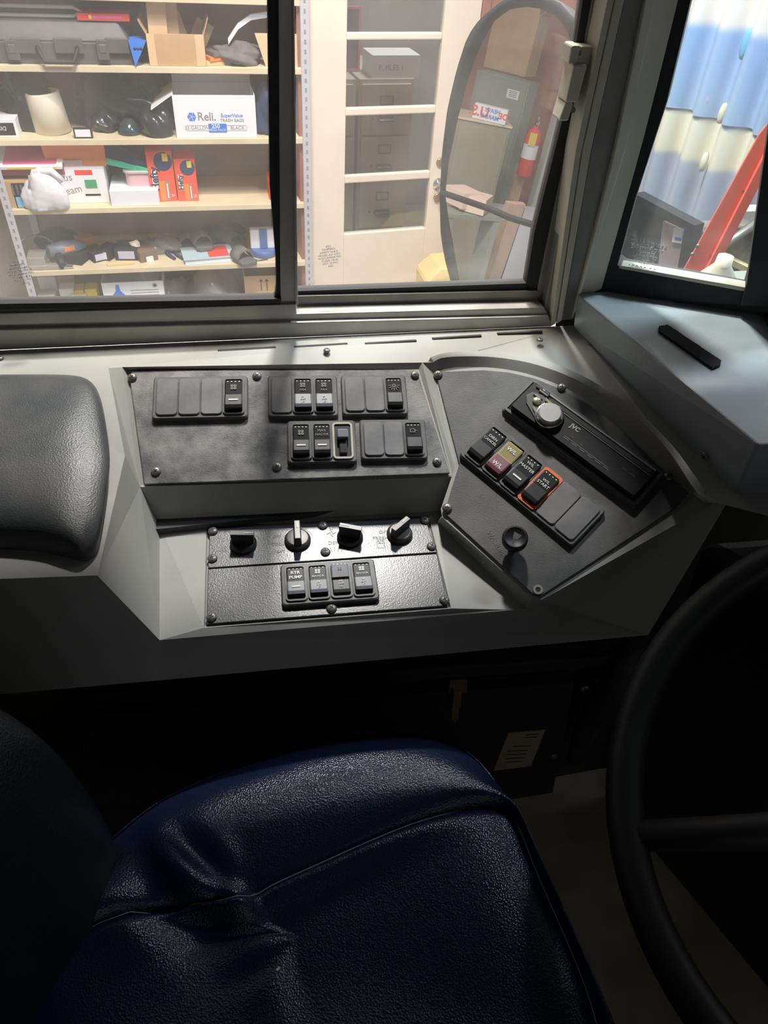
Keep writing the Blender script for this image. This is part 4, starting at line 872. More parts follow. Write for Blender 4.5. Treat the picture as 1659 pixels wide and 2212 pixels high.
cardbox('red_box','red box edge at the right end of the third shelf',583,640,392,432,'C',.15,RED,(),None,solid=True)
bag(240,330,330,400,'C',DBLK,14,'dark_cloth','dark cloth heaped behind the shoe on the third shelf','cloth',d=.1,yo=.25)
# shelf D ---------------------------------------------------------
z=SH['D']
def pd(x,y): return onZ(x,y,SH['D'])
p=pd(150,560)
g=item('heat_gun','blue and grey power tool with an orange patch and curled cord, fourth shelf','power tool',p.x,p.y,z,.5)
m=MB(); m.tube([(-.09,0,.06),(-.02,0,.055),(.04,0,.05),(.09,0,.048)],[.028,.040,.036,.018],14); m.build('motor_body',mat('slate_blue',(.16,.2,.27),.5),g)
m=MB(); m.tube([(-.05,0,.05),(-.06,-.05,.03),(-.07,-.10,.018)],[.022,.020,.018],12); m.m=1; m.box((-.0,-.036,.065),(.05,.01,.02)); m.build('grip',[DBLK,ORC],g)
m=MB(); m.tube([(-.09+.09*math.cos(a)-.05,.02+.02*math.sin(a),.07+.06*math.sin(a)) for a in [k*.35 for k in range(16)]],.005,6); m.build('cord',GREYF,g)
bag(80,165,515,560,'D',DBLK,21,'dark_bundle','dark cable bundle at the left end of the fourth shelf','bundle',d=.18,yo=.12)
def bx(name,label,cat,x,y,w,d,h,mt,rot=0,up=0,group=None,tilt=0,base='D',extra=None):
    p=onZ(x,y,SH[base]); m=MB(); m.box((0,0,h/2),(w,d,h))
    if extra: extra(m,w,d,h)
    return tag(m.build(name,mt,M=T(p.x,p.y+d/2,SH[base]+.0006+up)@RZ(rot)@Matrix.Rotation(tilt,4,'X'),bevel=.0015),label,cat,group)
def face(m,w,d,h): m.m=1; m.box((0,-d/2-.0005,h/2),(w*.7,.001,h*.7))
bx('orange_cup','orange plastic block tipped beside the power tool','block',186,548,.085,.06,.055,mat('burnt_orange',(.62,.22,.06),.5),.3,.02)
SMB='small dark boxes on the fourth shelf'
bx('small_box','dark box with a pale end, nearest the orange block','box',165,572,.10,.10,.045,[DBLK,WPAP],-.4,group=SMB)
bx('small_box','dark box with a lavender end below the orange block','box',206,567,.07,.11,.045,[DBLK,mat('lavender_card',(.6,.6,.75),.6)],.5,group=SMB,extra=face)
bx('small_box','dark box with a white end beside the lavender ended one','box',234,563,.07,.10,.05,[DBLK,WPAP],-.5,group=SMB,extra=face)
bx('small_box','larger dark box with a pale lavender label near the shelf middle','box',278,563,.11,.12,.055,[DBLK,mat('lavender_card',(.6,.6,.75),.6)],-.1,group=SMB,extra=face)
bx('small_box','brown box with a pale end right of the larger dark box','box',315,566,.09,.10,.05,[mat('brown_box',(.22,.15,.11),.7),WPAP],.4,group=SMB)
bx('white_block','little white block in front of the brown box','block',324,567,.035,.03,.025,WPAP,.2)
bx('wood_offcut','yellowish wood offcut on the shelf front','offcut',262,574,.13,.02,.012,mat('yellow_wood',(.8,.6,.3),.7),.1)
lump('silver_scrap','small pale crumpled scrap on top of the larger dark box','scrap',pd(298,545).x,3.72,z+.058,.05,.04,.03,mat('pale_scrap',(.75,.72,.6),.4),31)
X=pd(355,545); lump('clear_bag','crumpled clear plastic bag near the middle of the fourth shelf','bag',X.x,X.y+.04,z,.21,.14,.065,mat('smoky_plastic',(.3,.29,.28),.2),33)
for x in(378,396):
    p=pd(x,562); m=MB(); m.tube([(0,0,.008),(-.03,.05,.009),(-.06,.13,.012)],[.008,.009,.007],8); tag(m.build('screwdriver',NAVY,M=T(p.x,p.y,z)),'dark blue handled tool pointing back, %s of the pair'%('left' if x==378 else 'right'),'hand tool','pair of dark blue tools')
p=pd(450,568); m=MB(); m.box((0,0,.013),(.24,.15,.022)); m.m=1; m.box((0,0,.0255),(.25,.16,.003)); m.box((0,0,.0015),(.25,.16,.003)); m.m=2; m.box((.05,0,.0275),(.10,.13,.001)); tag(m.build('paperback_book',[WPAP,mat('light_blue_cover',(.5,.65,.72),.5),RED],M=T(p.x,p.y+.07,z)@RZ(.12)),'pale blue paperback lying under a grey sandal','book')
def sandal(x,y,rot,up,label,tilt=0):
    p=pd(x,y); s=thing('sandal',label,'sandal',T(p.x,p.y+.04,z+up)@RZ(rot)@Matrix.Rotation(tilt,4,'X'),'grey sandals')
    m=MB(); m.prism([(-.045,-.12),(-.03,-.135),(.03,-.135),(.045,-.12),(.04,-.03),(.05,.06),(.035,.12),(0,.135),(-.035,.12),(-.048,.06),(-.038,-.03)],0,.022,.004); m.build('sole',mat('sandal_sole',(.13,.13,.13),.8),s,bevel=.003)
    m=MB(); L=[]
    for yy,sc_ in((-.09,.95),(-.02,1.05)): L.append([Vector((.049*sc_*math.cos(t),yy,.018+.05*sc_*math.sin(t))) for t in [PI*k/10 for k in range(11)]]+[Vector((.043*sc_*math.cos(t),yy,.018+.043*sc_*math.sin(t))) for t in [PI*(10-k)/10 for k in range(11)]])
    m.loft(L,smooth=True); m.build('strap',GREYF,s)
sandal(432,540,.25,.03,'grey sandal lying on the pale blue paperback'); sandal(512,563,.5,.002,'grey sandal directly on the shelf right of the paperback'); sandal(405,532,.1,.004,'grey sandal behind the one on the paperback, leftmost'); sandal(490,530,.6,.004,'grey sandal at the back, near the shelf wall')
bag(430,535,497,535,'D',DBLK,41,'dark_bundle','dark bundle behind the sandals at the back of the shelf','bundle',d=.12,yo=.2)
p=pd(572,555); s=item('tape_dispenser','blue and white tape spool at the right end of the fourth shelf','spool',p.x,p.y+.04,z)
m=MB(); m.lathe((0,0,0),[(.065,0),(.068,.005),(.068,.03),(.06,.034),(.0001,.034)],28); m.build('base',mat('spool_blue',(.10,.17,.42),.45),s); m=MB(); m.box((-.005,.01,.08),(.12,.05,.095)); m.build('white_sleeve',WPAP,s,bevel=.005); m=MB(); m.box((0,-.018,.085),(.038,.012,.10)); m.build('clip',MT['spool_blue'],s,bevel=.002)
m=MB(); m.tube([(0,0,.006),(.05,-.03,.006),(.10,-.02,.006)],.003,6); p=pd(535,560); tag(m.build('wire_rod',SCR,M=T(p.x,p.y,z)),'thin bent metal rod in front of the blue spool','rod')
cl=item('caulk_gun','pale metal clamp tool hanging over the left end of the fourth shelf','clamp',pd(95,590).x,pd(95,585).y,z)
m=MB(); m.box((0,.02,.012),(.20,.03,.02)); m.box((-.03,.06,.035),(.08,.10,.05)); m.build('clamp_body',mat('pale_metal',(.5,.48,.44),.45,.5),cl,bevel=.003); m=MB(); m.cyl((.09,.015,.012),.011,.04,ax='X'); m.build('screw_end',CHR,cl)
# bottom shelf ----------------------------------------------------
z=SH['E']
def wine(m,w,h):
    m.m=1; m.prism([(-w*.36,h-.15),(-w*.14,h-.15),(-w*.14,h-.07),(-w*.21,h-.045),(-w*.225,h-.012),(-w*.275,h-.012),(-w*.29,h-.045),(-w*.36,h-.07)],0,.0006); m.m=3; m.box((-w*.25,h-.085,.0007),(w*.12,.012,.0003)); m.m=0
    for k in range(5): m.box((w*.18,h-.045-.014*k,0),(w*.46,.004,.0005))
    m.lathe((w*.36,h-.022,0),[(.012,0),(.012,.0005),(.006,.0005),(.006,0)],12,False)
def gi(x0,x1,yt,k,Yf): a=onY(x0,yt,Yf); b=onY(x1,yt,Yf); return a.x,b.x,a.z-SH[k]
def lowbox(name,label,x0,x1,yt,Yf,d,mt,pr=None,fl=()):
    a,b,h=gi(x0,x1,yt,'E',Yf); w=b-a; o=item(name,label,'box',(a+b)/2,Yf,z+.0006); t=.004; m=MB()
    m.box((0,t/2,h/2),(w,t,h)); m.box((0,d-t/2,h/2),(w,t,h)); m.box((-w/2+t/2,d/2,h/2),(t,d-2*t,h)); m.box((w/2-t/2,d/2,h/2),(t,d-2*t,h)); m.box((0,d/2,t/2),(w-2*t,d-2*t,t)); m.build('carton_body',mt,o)
    if pr: m=MB(); pr(m,w,h); m.build('printing',PR,o,M=FX@T(0,0,.0003))
    return o
lowbox('bottle_carton','open white carton printed with a blue bottle on the bottom shelf',218,352,612,3.66,.28,WPAP,wine)
def arr(m,w,h):
    m.m=5
    for x in(-.05,-.02): m.box((x,h*.80,0),(.004,.06,.0005)); m.box((x-.005,h*.80+.025,0),(.004,.016,.0005),-.6); m.box((x+.005,h*.80+.025,0),(.004,.016,.0005),.6)
lowbox('carton','tan carton with two up arrows at the right of the bottom shelf',527,640,598,3.68,.28,CARDL,arr)
bag(345,420,618,700,'E',mat('grey_plastic',(.3,.29,.28),.25),51,'clear_bag','smaller grey plastic bag just right of the blue bottle carton','bag',d=.2,yo=.1); bag(405,525,600,700,'E',MT['grey_plastic'],52,'clear_bag','larger grey plastic bag left of the tan arrow carton','bag',d=.3,yo=.12)
for i,(x0,x1,yt,Yf,mt,lb) in enumerate(((80,118,600,3.78,WPAP,'white tub at the back left of the bottom shelf'),(120,160,598,3.80,mat('khaki_pack',(.45,.42,.25),.6),'khaki pack at the back of the bottom shelf'),(126,158,625,3.70,WPAP,'small white pack beside the yellow ones'),(160,180,628,3.70,YELL,'yellow pack, left of the two'),(182,208,625,3.70,YELL,'yellow pack, right of the two'),(80,118,640,3.66,mat('grey_pack',(.5,.48,.44),.6),'grey pack at the front left of the bottom shelf'),(150,185,643,3.65,mat('ochre_pack',(.65,.55,.2),.6),'ochre pack at the front of the bottom shelf'))):
    a,b,h=gi(x0,x1,yt,'E',Yf); m=MB(); m.box((0,.04,h/2),(b-a,.08,h)); tag(m.build('small_pack',mt,M=T((a+b)/2,Yf,z+.0006),bevel=.003),lb,'pack','packs on the bottom shelf')
# yellow bucket by the door
m=MB(); p=onZ(958,590,GZ+.35)
bk_=thing('yellow_bin','pale yellow bin with a label standing on the floor in front of the door','bin',T(onY(962,600,3.45).x,3.45,GZ))
hh=onY(960,572,3.40).z-GZ; m.hull([(-.10,-.09,0),(.12,-.09,0),(.12,.1,0),(-.10,.1,0)],[(-.13,-.1,hh-.07),(.14,-.1,hh-.07),(.14,.11,hh-.07),(-.13,.11,hh-.07)]); m.hull([(-.13,-.1,hh-.07),(.14,-.1,hh-.07),(.14,.11,hh-.07),(-.13,.11,hh-.07)],[(-.06,-.09,hh),(.14,-.1,hh),(.14,.11,hh),(-.06,.10,hh)]); m.build('bin_body',mat('pale_yellow_plastic',(.9,.66,.28),.45),bk_,bevel=.008)
m=MB(); m.box((.06,-.104,hh-.11),(.08,.006,.05)); m.build('label_card',WPAP,bk_)
# ------------------------------------------------------------------ exterior mirror
m0=ray(1090,300); m0=m0*(1.12/m0.y)
mn=Vector((-.913,-.401,.073)).normalized(); MF=Fr(m0,Vector((0,0,1)).cross(mn)*1,mn)
mi=thing('side_mirror','tall oval exterior mirror in a black housing outside the side window','mirror')
outm=[(1120,-18),(1087,0),(1039,39),(1012,78),(989,149),(969,233),(957,328),(952,432),(954,507),(963,561),(977,614),(1005,668),(1060,695),(1120,670),(1165,610),(1200,530),(1232,430),(1254,330),(1266,220),(1266,120),(1250,45),(1215,5),(1165,-18)]
inm=[(1130,15),(1100,20),(1069,42),(1048,75),(1025,125),(1004,190),(985,265),(968,343),(960,420),(968,480),(978,530),(984,570),(992,612),(1015,650),(1060,672),(1110,648),(1146,595),(1178,520),(1208,425),(1230,325),(1241,220),(1242,120),(1228,65),(1200,32),(1165,17)]
def lp2(pts,n): return [MF.w(q.x,q.y,n) for q in [MF.uv(x,y,0) for x,y in pts]]
def resamp(P,N=72):
    L=[(P[(i+1)%len(P)]-P[i]).length for i in range(len(P))]; tot=sum(L); out=[]; i=0; acc=0
    for k in range(N):
        d=tot*k/N
        while acc+L[i]<d: acc+=L[i]; i+=1
        out.append(P[i].lerp(P[(i+1)%len(P)],(d-acc)/L[i]))
    return out
def off(P,n,f=1.0): c=sum(P,Vector())/len(P); return [c+(p-c)*f+MF.N*n for p in P]
Po=resamp(lp2(outm,0)); 
Pi=[]
ci=sum(lp2(inm,0),Vector())/len(inm); Pin=lp2(inm,0)
for p in Po:
    best=min(range(len(Pin)),key=lambda i:-((Pin[i]-ci).normalized().dot((p-ci).normalized())))
    def hit(a,b,d):
        e=b-a; A_=MF.U.dot(d); B_=-MF.U.dot(e); C2=MF.V.dot(d); D2=-MF.V.dot(e); r=a-ci; det=A_*D2-B_*C2
        if abs(det)<1e-12: return None
        ru,rv=MF.U.dot(r),MF.V.dot(r); s_=(ru*D2-B_*rv)/det; t_=(A_*rv-C2*ru)/det
        return a+e*t_ if s_>0 and -1e-6<=t_<=1+1e-6 else None
    d=(p-ci); h_=None
    for i in range(len(Pin)):
        h_=hit(Pin[i],Pin[(i+1)%len(Pin)],d)
        if h_ is not None: break
    Pi.append(h_ if h_ is not None else Pin[best])
m=MB(); m.loft([off(Pi,-.012,1),off(Pi,.002,1),off(Po,.003,.995),off(Po,.0,1.0),off(Po,-.025,.97),off(Po,-.045,.85),off(Po,-.055,.6),off(Po,-.058,.2)],cap=(True,True),smooth=True); m.build('housing',RUB,mi)
m=MB(); m.poly(off(Pi,.0,1.0)); m.build('mirror_glass',MIR,mi)
m=MB(); a=[MF.uv(x,y) for x,y in((955,416),(1060,452),(1100,470),(1180,494))]; m.tube([MF.w(q.x,q.y,.002) for q in a],.0045,8); m.build('divider_bar',RUB,mi)
m=MB(); q=MF.uv(1262,60); m.tube([MF.w(q.x,q.y,-.04),MF.w(q.x,q.y,-.04)+Vector((.25,-.02,.25)),MF.w(q.x,q.y,-.04)+Vector((.30,-.10,.6))],.014,10); m.build('mounting_arm',RUB,mi)
# things the mirror shows: they really stand beside the bus, towards its rear
def refl(p): return p-mn*(2*(p-m0).dot(mn))
kz=2*m0.dot(mn)*mn
def mz(x,y,z): r=ray(x,y); rr_=r-mn*(2*r.dot(mn)); return rr_*((z-kz.z)/rr_.z)+kz
def md(x,y,t): return refl(ray(x,y)*t)
def mbox(A,B,depth,z0,z1):
    """box whose front top edge runs A-B, going away from the mirror"""
    U=(B-A); U.z=0; w=U.length; U.normalize(); N=Vector((U.y,-U.x,0))
    if N.dot(Vector((A.x-m0.x,A.y-m0.y,0)))<0: N=-N
    M=Matrix((U,N,Vector((0,0,1)))).transposed().to_4x4(); M.translation=Vector((A.x,A.y,0)); return M,w
c1=md(1031,150,5.8); z1=c1.z; c1b=mz(1145,180,z1); M1,w1=mbox(c1,c1b,.2,GZ,z1)
def mirr_cab(name,label,cat,M,w,d,z1,mt,door=True):
    o=thing(name,label,cat,M@T(w/2,0,GZ)); h=z1-GZ
    m=MB(); m.box((0,d/2,h/2),(w,d,h)); m.build('body',mt,o,bevel=.004)
    if door: m=MB(); m.box((0,-.006,h/2+.02),(w-.03,.016,h-.09)); m.build('door',mt,o,bevel=.003)
    return o
g1=mirr_cab('steel_cabinet','tall grey-green steel cabinet under a brown carton, seen in the side mirror','cabinet',M1,w1,.2,z1,GRN)
m=MB(); m.box((.12,-.016,z1-GZ-.10),(.10,.003,.06)); m.m=1
for k in range(4): m.box((.12,-.018,z1-GZ-.08-.012*k),(.07,.001,.004))
m.build('label_plate',[WPAP,DBLK],g1)
c2=md(990,255,4.9); z2=c2.z; c2b=mz(1104,277,z2); M2,w2=mbox(c2,c2b,.35,GZ,z2)
g2=mirr_cab('steel_cabinet','lower olive cabinet in front of the tall one, seen in the side mirror','cabinet',M2,w2,.35,z2,OLVC)
m=MB(); m.box((0,.17,z2-GZ+.006),(w2+.01,.37,.012)); m.build('top_board',SHELFM,g2)
# sign board on the lower cabinet
a=mz(1020,254,z2+.013); b=mz(1090,271,z2+.013); M,w=mbox(a,b,.05,0,0)
m=MB(); m.box((w/2,.03,.045),(w,.05,.085)); m.m=1; m.text('U.S.',w*.80,.05,.075,.0,bold=.03,M=T(0,.004,0)@Matrix.Rotation(PI/2,4,'X')@T(0,0,0)) 
bpy.data.meshes.remove(m.build('x',[WPAP,RED]).data)
fside=1 if M.to_3x3().determinant()>0 else -1
def mtext(mb,t,x,z,size,y=-.001):
    # readable from the mirror side whichever way the local axes turn
    Mx=Matrix(((fside,0,0,0),(0,0,-1,0),(0,1,0,0),(0,0,0,1)))
    mb.text(t,0,0,size,0,bold=.03,M=T(x,y,z)@Mx)
sb=thing('sign_box','white box with red and blue lettering on the lower cabinet, in the mirror','box',M@T(0,0,z2+.013))
m=MB(); m.box((w/2,.03,.045),(w,.06,.088)); m.build('carton_body',WPAP,sb)
m=MB(); mtext(m,'U.S.',w*(.16 if fside>0 else .16),.045,.085); m.m=1; mtext(m,'HEAVY',w*.55,.064,.034); mtext(m,'MARINE',w*.50,.026,.036); m.m=0; mtext(m,'DE',w*.9,.045,.05); m.build('printing',[RED,BLUE],sb)
# carton on the tall cabinet
a=mz(1044,143,z1+.002); b=mz(1134,166,z1+.002); M,w=mbox(a,b,.3,0,0)
hq=.42
cb=thing('carton','brown carton with its flaps up on the tall grey-green cabinet, in the mirror','box',M@T(0,0,z1+.001))
m=MB(); t=.005; d=.26
m.box((w/2,t/2,hq/2),(w,t,hq)); m.box((w/2,d-t/2,hq/2),(w,t,hq)); m.box((t/2,d/2,hq/2),(t,d-2*t,hq)); m.box((w-t/2,d/2,hq/2),(t,d-2*t,hq)); m.box((w/2,d/2,t/2),(w-2*t,d-2*t,t)); m.build('carton_body',CARD,cb)
m=MB(); m.box((0,-.07,0),(w-.006,.14,.004)); m.build('flap',CARDL,cb,M=T(w/2,0,hq)@Matrix.Rotation(-.95,4,'X'))
m=MB(); m.box((.06,0,0),(.12,d-.01,.004)); m.build('flap',CARD,cb,M=T(w,d/2,hq)@Matrix.Rotation(-.7,4,'Y'))
m=MB(); m.box((-.06,0,0),(.12,d-.01,.004)); m.build('flap',CARD,cb,M=T(0,d/2,hq)@Matrix.Rotation(.9,4,'Y'))
m=MB(); m.tube([(w/2+.11*math.cos(a),0,hq-.02+.11*math.sin(a)) for a in [PI*k/16 for k in range(17)]],.008,8); tag(m.build('black_hoop',RUB,M=M@T(0,.12,z1)),'black hoop sticking up from the brown carton in the mirror','hoop')
# red-brown wall behind them, column and fire extinguisher
wa=md(1035,60,6.3); wb=md(1190,60,6.5); wa.z=wb.z=0; M,w=mbox(wa,wb,.1,0,0); Mw=M
m=MB(); m.box((w/2+.2,.06,-.5),(w+2.4,.08,3.76)); tag(m.build('wall_garage_back',REDW,M=M),kind='structure')
a=mz(1120,470,GZ+.3); e0=md(1130,380,5.75); e1=md(1151,288,6.5)
hE=.42
ex=thing('fire_extinguisher','red fire extinguisher with a yellow tag hung on the wall, in the mirror','fire extinguisher',T(e0.x,e0.y,e0.z))
m=MB(); m.lathe((0,0,0),[(.045,0),(.058,.01),(.058,.27),(.045,.32),(.018,.345),(.018,.36),(.0001,.36)],24); m.build('cylinder',RED,ex)
m=MB(); m.lathe((0,0,.13),[(.0585,0),(.0585,.10)],24,False); m.build('label_band',WPAP,ex)
m=MB(); m.box((0,0,.375),(.03,.03,.03)); m.tube([(0,0,.385),(.05,-.02,.42)],.008,8); m.tube([(0,0,.375),(.06,-.02,.38)],.006,8); m.build('valve_handle',CHR,ex)
m=MB(); m.tube([(0,0,.37),(-.05,.03,.33),(-.075,.03,.2),(-.07,.02,.1)],.009,8); m.build('hose',RUB,ex)
tv=(m0-e0); tv.z=0; tv.normalize(); ta=math.atan2(tv.y,tv.x)
m=MB(); m.box((.064,0,.27),(.003,.055,.09)); m.build('tag',YELL,ex,M=RZ(ta))
# timber
def mplank(x,y,t,w,th,h,lean,mt,label,rot=0,name='timber_board'):
    p=md(x,y,t); m=MB(); m.box((0,0,h/2),(w,th,h)); return tag(m.build(name,mt,M=T(p.x,p.y,GZ)@RZ(Mw.to_euler().z+rot)@Matrix.Rotation(lean,4,'X'),bevel=.002),label,'timber','timber leaning beside the bus')
WD=mat('raw_timber',(.52,.34,.18),.7,noise=(12,.3)); WD2=mat('pink_timber',(.62,.42,.33),.7)
mplank(1044,520,4.55,.10,.04,1.15,-.10,WD,'yellowish board leaning in the lower mirror, leftmost'); mplank(1064,520,4.6,.12,.04,1.25,-.12,WD2,'pinkish brown board in the lower mirror, middle of three'); mplank(1080,520,4.7,.06,.04,1.2,-.10,DBLK,'thin dark board in the lower mirror, right of the pinkish one')
mplank(1100,430,6.0,.09,.04,1.15,-.06,WD,'short board standing behind the cabinet near the extinguisher')
mplank(1082,445,5.2,.12,.05,.85,-.04,WD2,'stubby pinkish board at the foot of the tall cabinet')
for i,(x,y,lb) in enumerate(((1000,425,'pale wood block left of two, at the mirror divider'),(1028,437,'pale wood block right of two, at the mirror divider'))):
    p=md(x,y,4.0); st=Vector((p.x,p.y,0)); m=MB(); m.box((0,0,0),(.14,.16,.08)); tag(m.build('wood_block',mat('pale_wood',(.80,.60,.50),.7),M=T(*p)@RZ(.4+i)),lb,'block','wood blocks on the trestle')
p=md(1015,452,4.0); tr=thing('trestle','narrow dark trestle carrying wood blocks beside the bus','trestle',T(p.x,p.y,0)@RZ(Mw.to_euler().z)); m=MB(); m.box((0,0,p.z-.02),(.34,.16,.02)); m.build('top_board',GRN,tr)
for sx in(-.14,.14): m=MB(); m.box((sx,0,(p.z-.03+GZ)/2),(.03,.15,p.z-.03-GZ)); m.build('leg',GRN,tr)
p=md(1112,520,5.9); m=MB(); m.box((0,0,.42),(.5,.5,.84)); tag(m.build('white_cabinet',WPAP,M=T(p.x,p.y,GZ)@RZ(Mw.to_euler().z),bevel=.01),'white cabinet on the garage floor in the lower mirror','cabinet')
p=md(1186,330,6.0); m=MB(); m.box((0,0,0),(.09,.09,3.2)); tag(m.build('white_post',SUNW,M=T(p.x,p.y,GZ+1.6)@RZ(Mw.to_euler().z),bevel=.003),'pale upright post at the right of the side mirror view','post')
# ------------------------------------------------------------------ beyond the quarter window
C0=dep(1440,222,2.35); CU=Vector((.369,-.929,0)); CN=Vector((CU.y,-CU.x,0))
CF=Fr(C0,CU,CN)
if CF.N.dot(C0)>0: CF=Fr(C0,CU,-CN)
vt=CF.uv(1500,22).y; vm=CF.uv(1425,302).y
cm_=bpy.data.materials.new('banded_sheet_paint'); cm_.use_nodes=True; nt=cm_.node_tree; b=nt.nodes['Principled BSDF']; b.inputs['Roughness'].default_value=.42
tc=nt.nodes.new('ShaderNodeTexCoord'); sp_=nt.nodes.new('ShaderNodeSeparateXYZ'); nz=nt.nodes.new('ShaderNodeTexNoise'); nz.inputs['Scale'].default_value=6
ad=nt.nodes.new('ShaderNodeMath'); ad.operation='MULTIPLY_ADD'; ad.inputs[1].default_value=.03
mr=nt.nodes.new('ShaderNodeMapRange'); mr.inputs[1].default_value=-1; mr.inputs[2].default_value=1
rp_=nt.nodes.new('ShaderNodeValToRGB'); cr=rp_.color_ramp
def pv(v): return (v+1)/2
st=[(0,(.40,.42,.50)),(pv(vm)-.008,(.42,.46,.58)),(pv(vm),(.80,.76,.62)),(pv(0),(.82,.80,.70)),(pv(0)+.006,(.36,.50,.74)),(pv(vt)-.012,(.30,.48,.82)),(pv(vt),(.85,.82,.82)),(1,(.88,.82,.8))]
cr.elements[0].position=0; cr.elements[0].color=(*st[0][1],1); cr.elements[1].position=1; cr.elements[1].color=(*st[-1][1],1)
for p_,c_ in st[1:-1]: e=cr.elements.new(p_); e.color=(*c_,1)
nt.links.new(tc.outputs['Object'],sp_.inputs[0]); nt.links.new(tc.outputs['Object'],nz.inputs['Vector']); nt.links.new(nz.outputs['Fac'],ad.inputs[0]); nt.links.new(sp_.outputs['Y'],ad.inputs[2]); nt.links.new(ad.outputs[0],mr.inputs[0]); nt.links.new(mr.outputs[0],rp_.inputs[0]); nt.links.new(rp_.outputs[0],b.inputs['Base Color'])
m=MB(); u0=CF.uv(1325,560).x; u1=1.3; N=260; pit=CF.uv(1600,150).x-CF.uv(1528,150).x
def prof_(u): return .026*math.sin(2*PI*u/pit)
for (va,vb_,o_) in((-1.75,.004,0),(-.003,1.4,.006)):
    A_=[m.v((u0+(u1-u0)*k/N,va,o_+prof_(u0+(u1-u0)*k/N))) for k in range(N+1)]; B_=[m.v((u0+(u1-u0)*k/N,vb_,o_+prof_(u0+(u1-u0)*k/N))) for k in range(N+1)]
    for k in range(N): m.face([A_[k],A_[k+1],B_[k+1],B_[k]])
    C2=[m.v((u0+(u1-u0)*k/N,va,o_-.004+prof_(u0+(u1-u0)*k/N))) for k in range(N+1)]
    for k in range(N): m.face([A_[k],A_[k+1],C2[k+1],C2[k]])
tag(m.build('wall_corrugated',cm_,M=CF.M,smooth=False),kind='structure')
# raised ovals added in place of dark-shadowed dents in the corrugated sheet
for i,(x,y,mt,s_) in enumerate(((1526,215,GREYF,.022),(1560,245,CREAMP,.022),(1612,95,BLUE,.03),(1445,440,GREYF,.022),(1520,350,CREAMP,.022))):
    m=MB(); m.lathe((0,0,0),[(s_,-.01),(s_*.95,.006),(s_*.6,.012),(.0001,.014)],20); tag(m.build('roof_clip',mat('clip_%d'%i,((.45,.5,.58),(.8,.76,.6),(.15,.5,.8),(.42,.42,.46),(.75,.7,.6))[i],.5),M=CF.at(x,y,.012)@Matrix.Diagonal((.5,1.35,.7,1))),('grey oval dent cap on the cream and blue seam','cream knob on the seam of the corrugated sheet','bright blue cap near the top right of the corrugated wall','grey oval cap low on the corrugated wall','cream cap below the seam, near the ladder')[i],'cap','oval caps on the corrugated wall')
# ladder
LFm=Fr(dep(1560,420,1.75),(.95,-.31,0),(-.31,-.95,0)); 
if LFm.N.dot(LFm.O)>0: LFm=Fr(LFm.O,LFm.U,-LFm.N)
ld=thing('ladder','orange-red fibreglass ladder leaning across the view through the quarter window','ladder')
m=MB(); px(m,LFm,[(1700,215),(1715,230),(1500,640),(1445,640),(1640,290)],0,-.006); px(m,LFm,[(1700,240),(1722,245),(1518,640),(1496,640)],.012,-.004); m.build('rail',LAD,ld,bevel=.0015)
m=MB()
for x,y in((1507,531),(1495,549)): q=LFm.uv(x,y,.002); m.lathe((0,0,0),[(.0001,0)]) if 0 else None; 
bpy.data.meshes.remove(m.build('x',LAD).data)
for x,y in((1507,531),(1495,549)): m=MB(); m.lathe((0,0,0),[(.005,0),(.005,.002),(.0001,.004)],12); m.build('rivet',SCR,ld,M=LFm.at(x,y,.001))
for x,y in((1600,420),(1530,560)): m=MB(); q=LFm.uv(x,y); m.tube([LFm.w(q.x,q.y,-.004),LFm.w(q.x+.25,q.y+.10,-.25)],.012,8); m.build('rung',SCR,ld)
BF=Fr(dep(1430,500,1.95),CU,CF.N)
m=MB(); px(m,BF,[(1370,418),(1500,487),(1496,503),(1360,432)],.01,-.03); px(m,BF,[(1478,495),(1496,500),(1478,660),(1450,660)],.008,-.03); px(m,BF,[(1360,430),(1482,497),(1450,660),(1300,660)],-.04,-.05)
cbk=thing('black_cabinet','open-fronted black cabinet at the lower left of the quarter window','cabinet'); m.build('cabinet_shell',mat('black_painted_steel',(.02,.02,.024),.5,noise=(15,.4)),cbk)
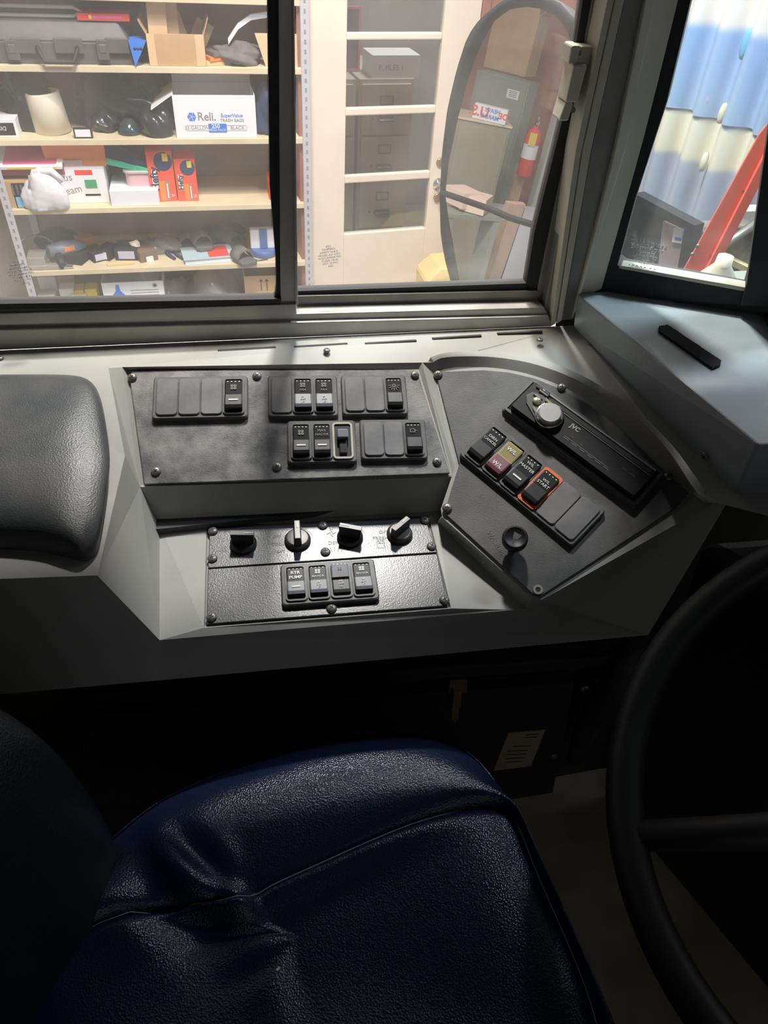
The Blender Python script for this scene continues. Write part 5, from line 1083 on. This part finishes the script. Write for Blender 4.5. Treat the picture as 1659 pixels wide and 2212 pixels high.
m=MB(); px(m,BF,[(1432,478),(1478,500),(1448,660),(1412,660)],-.02,-.03); tag(m.build('cardboard_sheet',mat('pinkish_board',(.42,.34,.34),.8)),'pinkish brown board standing inside the black cabinet','board')
m=MB(); px(m,BF,[(1455,492),(1475,500),(1472,526),(1451,523)],-.012,-.018); m.m=1; px(m,BF,[(1458,512),(1472,515),(1471,521),(1457,519)],-.0115,-.012,1); tag(m.build('white_label',[WPAP,BLUE]),'white sticker with blue print on the board in the black cabinet','sticker')
KF=Fr(dep(1600,540,1.98),(.9,-.4,0),(-.4,-.9,0))
if KF.N.dot(KF.O)>0: KF=Fr(KF.O,KF.U,-KF.N)
m=MB(); m.lathe((0,0,0),[(.03,0),(.034,.01),(.034,.05),(.014,.075),(.013,.09),(.0001,.09)],20); p=dep(1551,600,1.25); tag(m.build('bottle',CREAMP,M=T(p.x,p.y,p.z-.052)),'small white plastic bottle outside the quarter window behind the dash cover','bottle')
pb=p.copy()
m=MB(); px(m,KF,[(1520,505),(1660,500),(1660,680),(1480,680)],-.02,-.12); tag(m.build('work_bench',mat('bench_dark',(.07,.07,.08),.6,noise=(30,.8),c2=(.2,.17,.14))),'dark cluttered bench beyond the ladder','bench')
m=MB(); px(m,KF,[(1578,457),(1660,456),(1660,470),(1572,474)],.0,-.05); tag(m.build('metal_beam',mat('white_metal',(.6,.6,.62),.4)),'white metal bar lying across the bench behind the ladder','bar')
m=MB(); px(m,KF,[(1540,555),(1560,550),(1640,590),(1640,604)],.01,-.02); tag(m.build('timber_strip',mat('yellow_timber',(.55,.48,.25),.7)),'yellowish timber strip in front of the dark bench','timber')
m=MB(); px(m,KF,[(1495,582),(1535,582),(1535,620),(1490,620)],.01,-.05); tag(m.build('small_carton',CARD),'small brown carton low beside the ladder foot','box')
m=MB(); q=dep(1545,612,1.25); m.box((q.x,q.y+.08,q.z-.05-.05),(.5,.3,.02)); tag(m.build('outside_ledge',GRN),'ledge outside the quarter window holding the white bottle','ledge')
for nm in [o for o in bpy.data.objects if o.name.startswith('x') and len(o.name)<6]: bpy.data.objects.remove(nm)
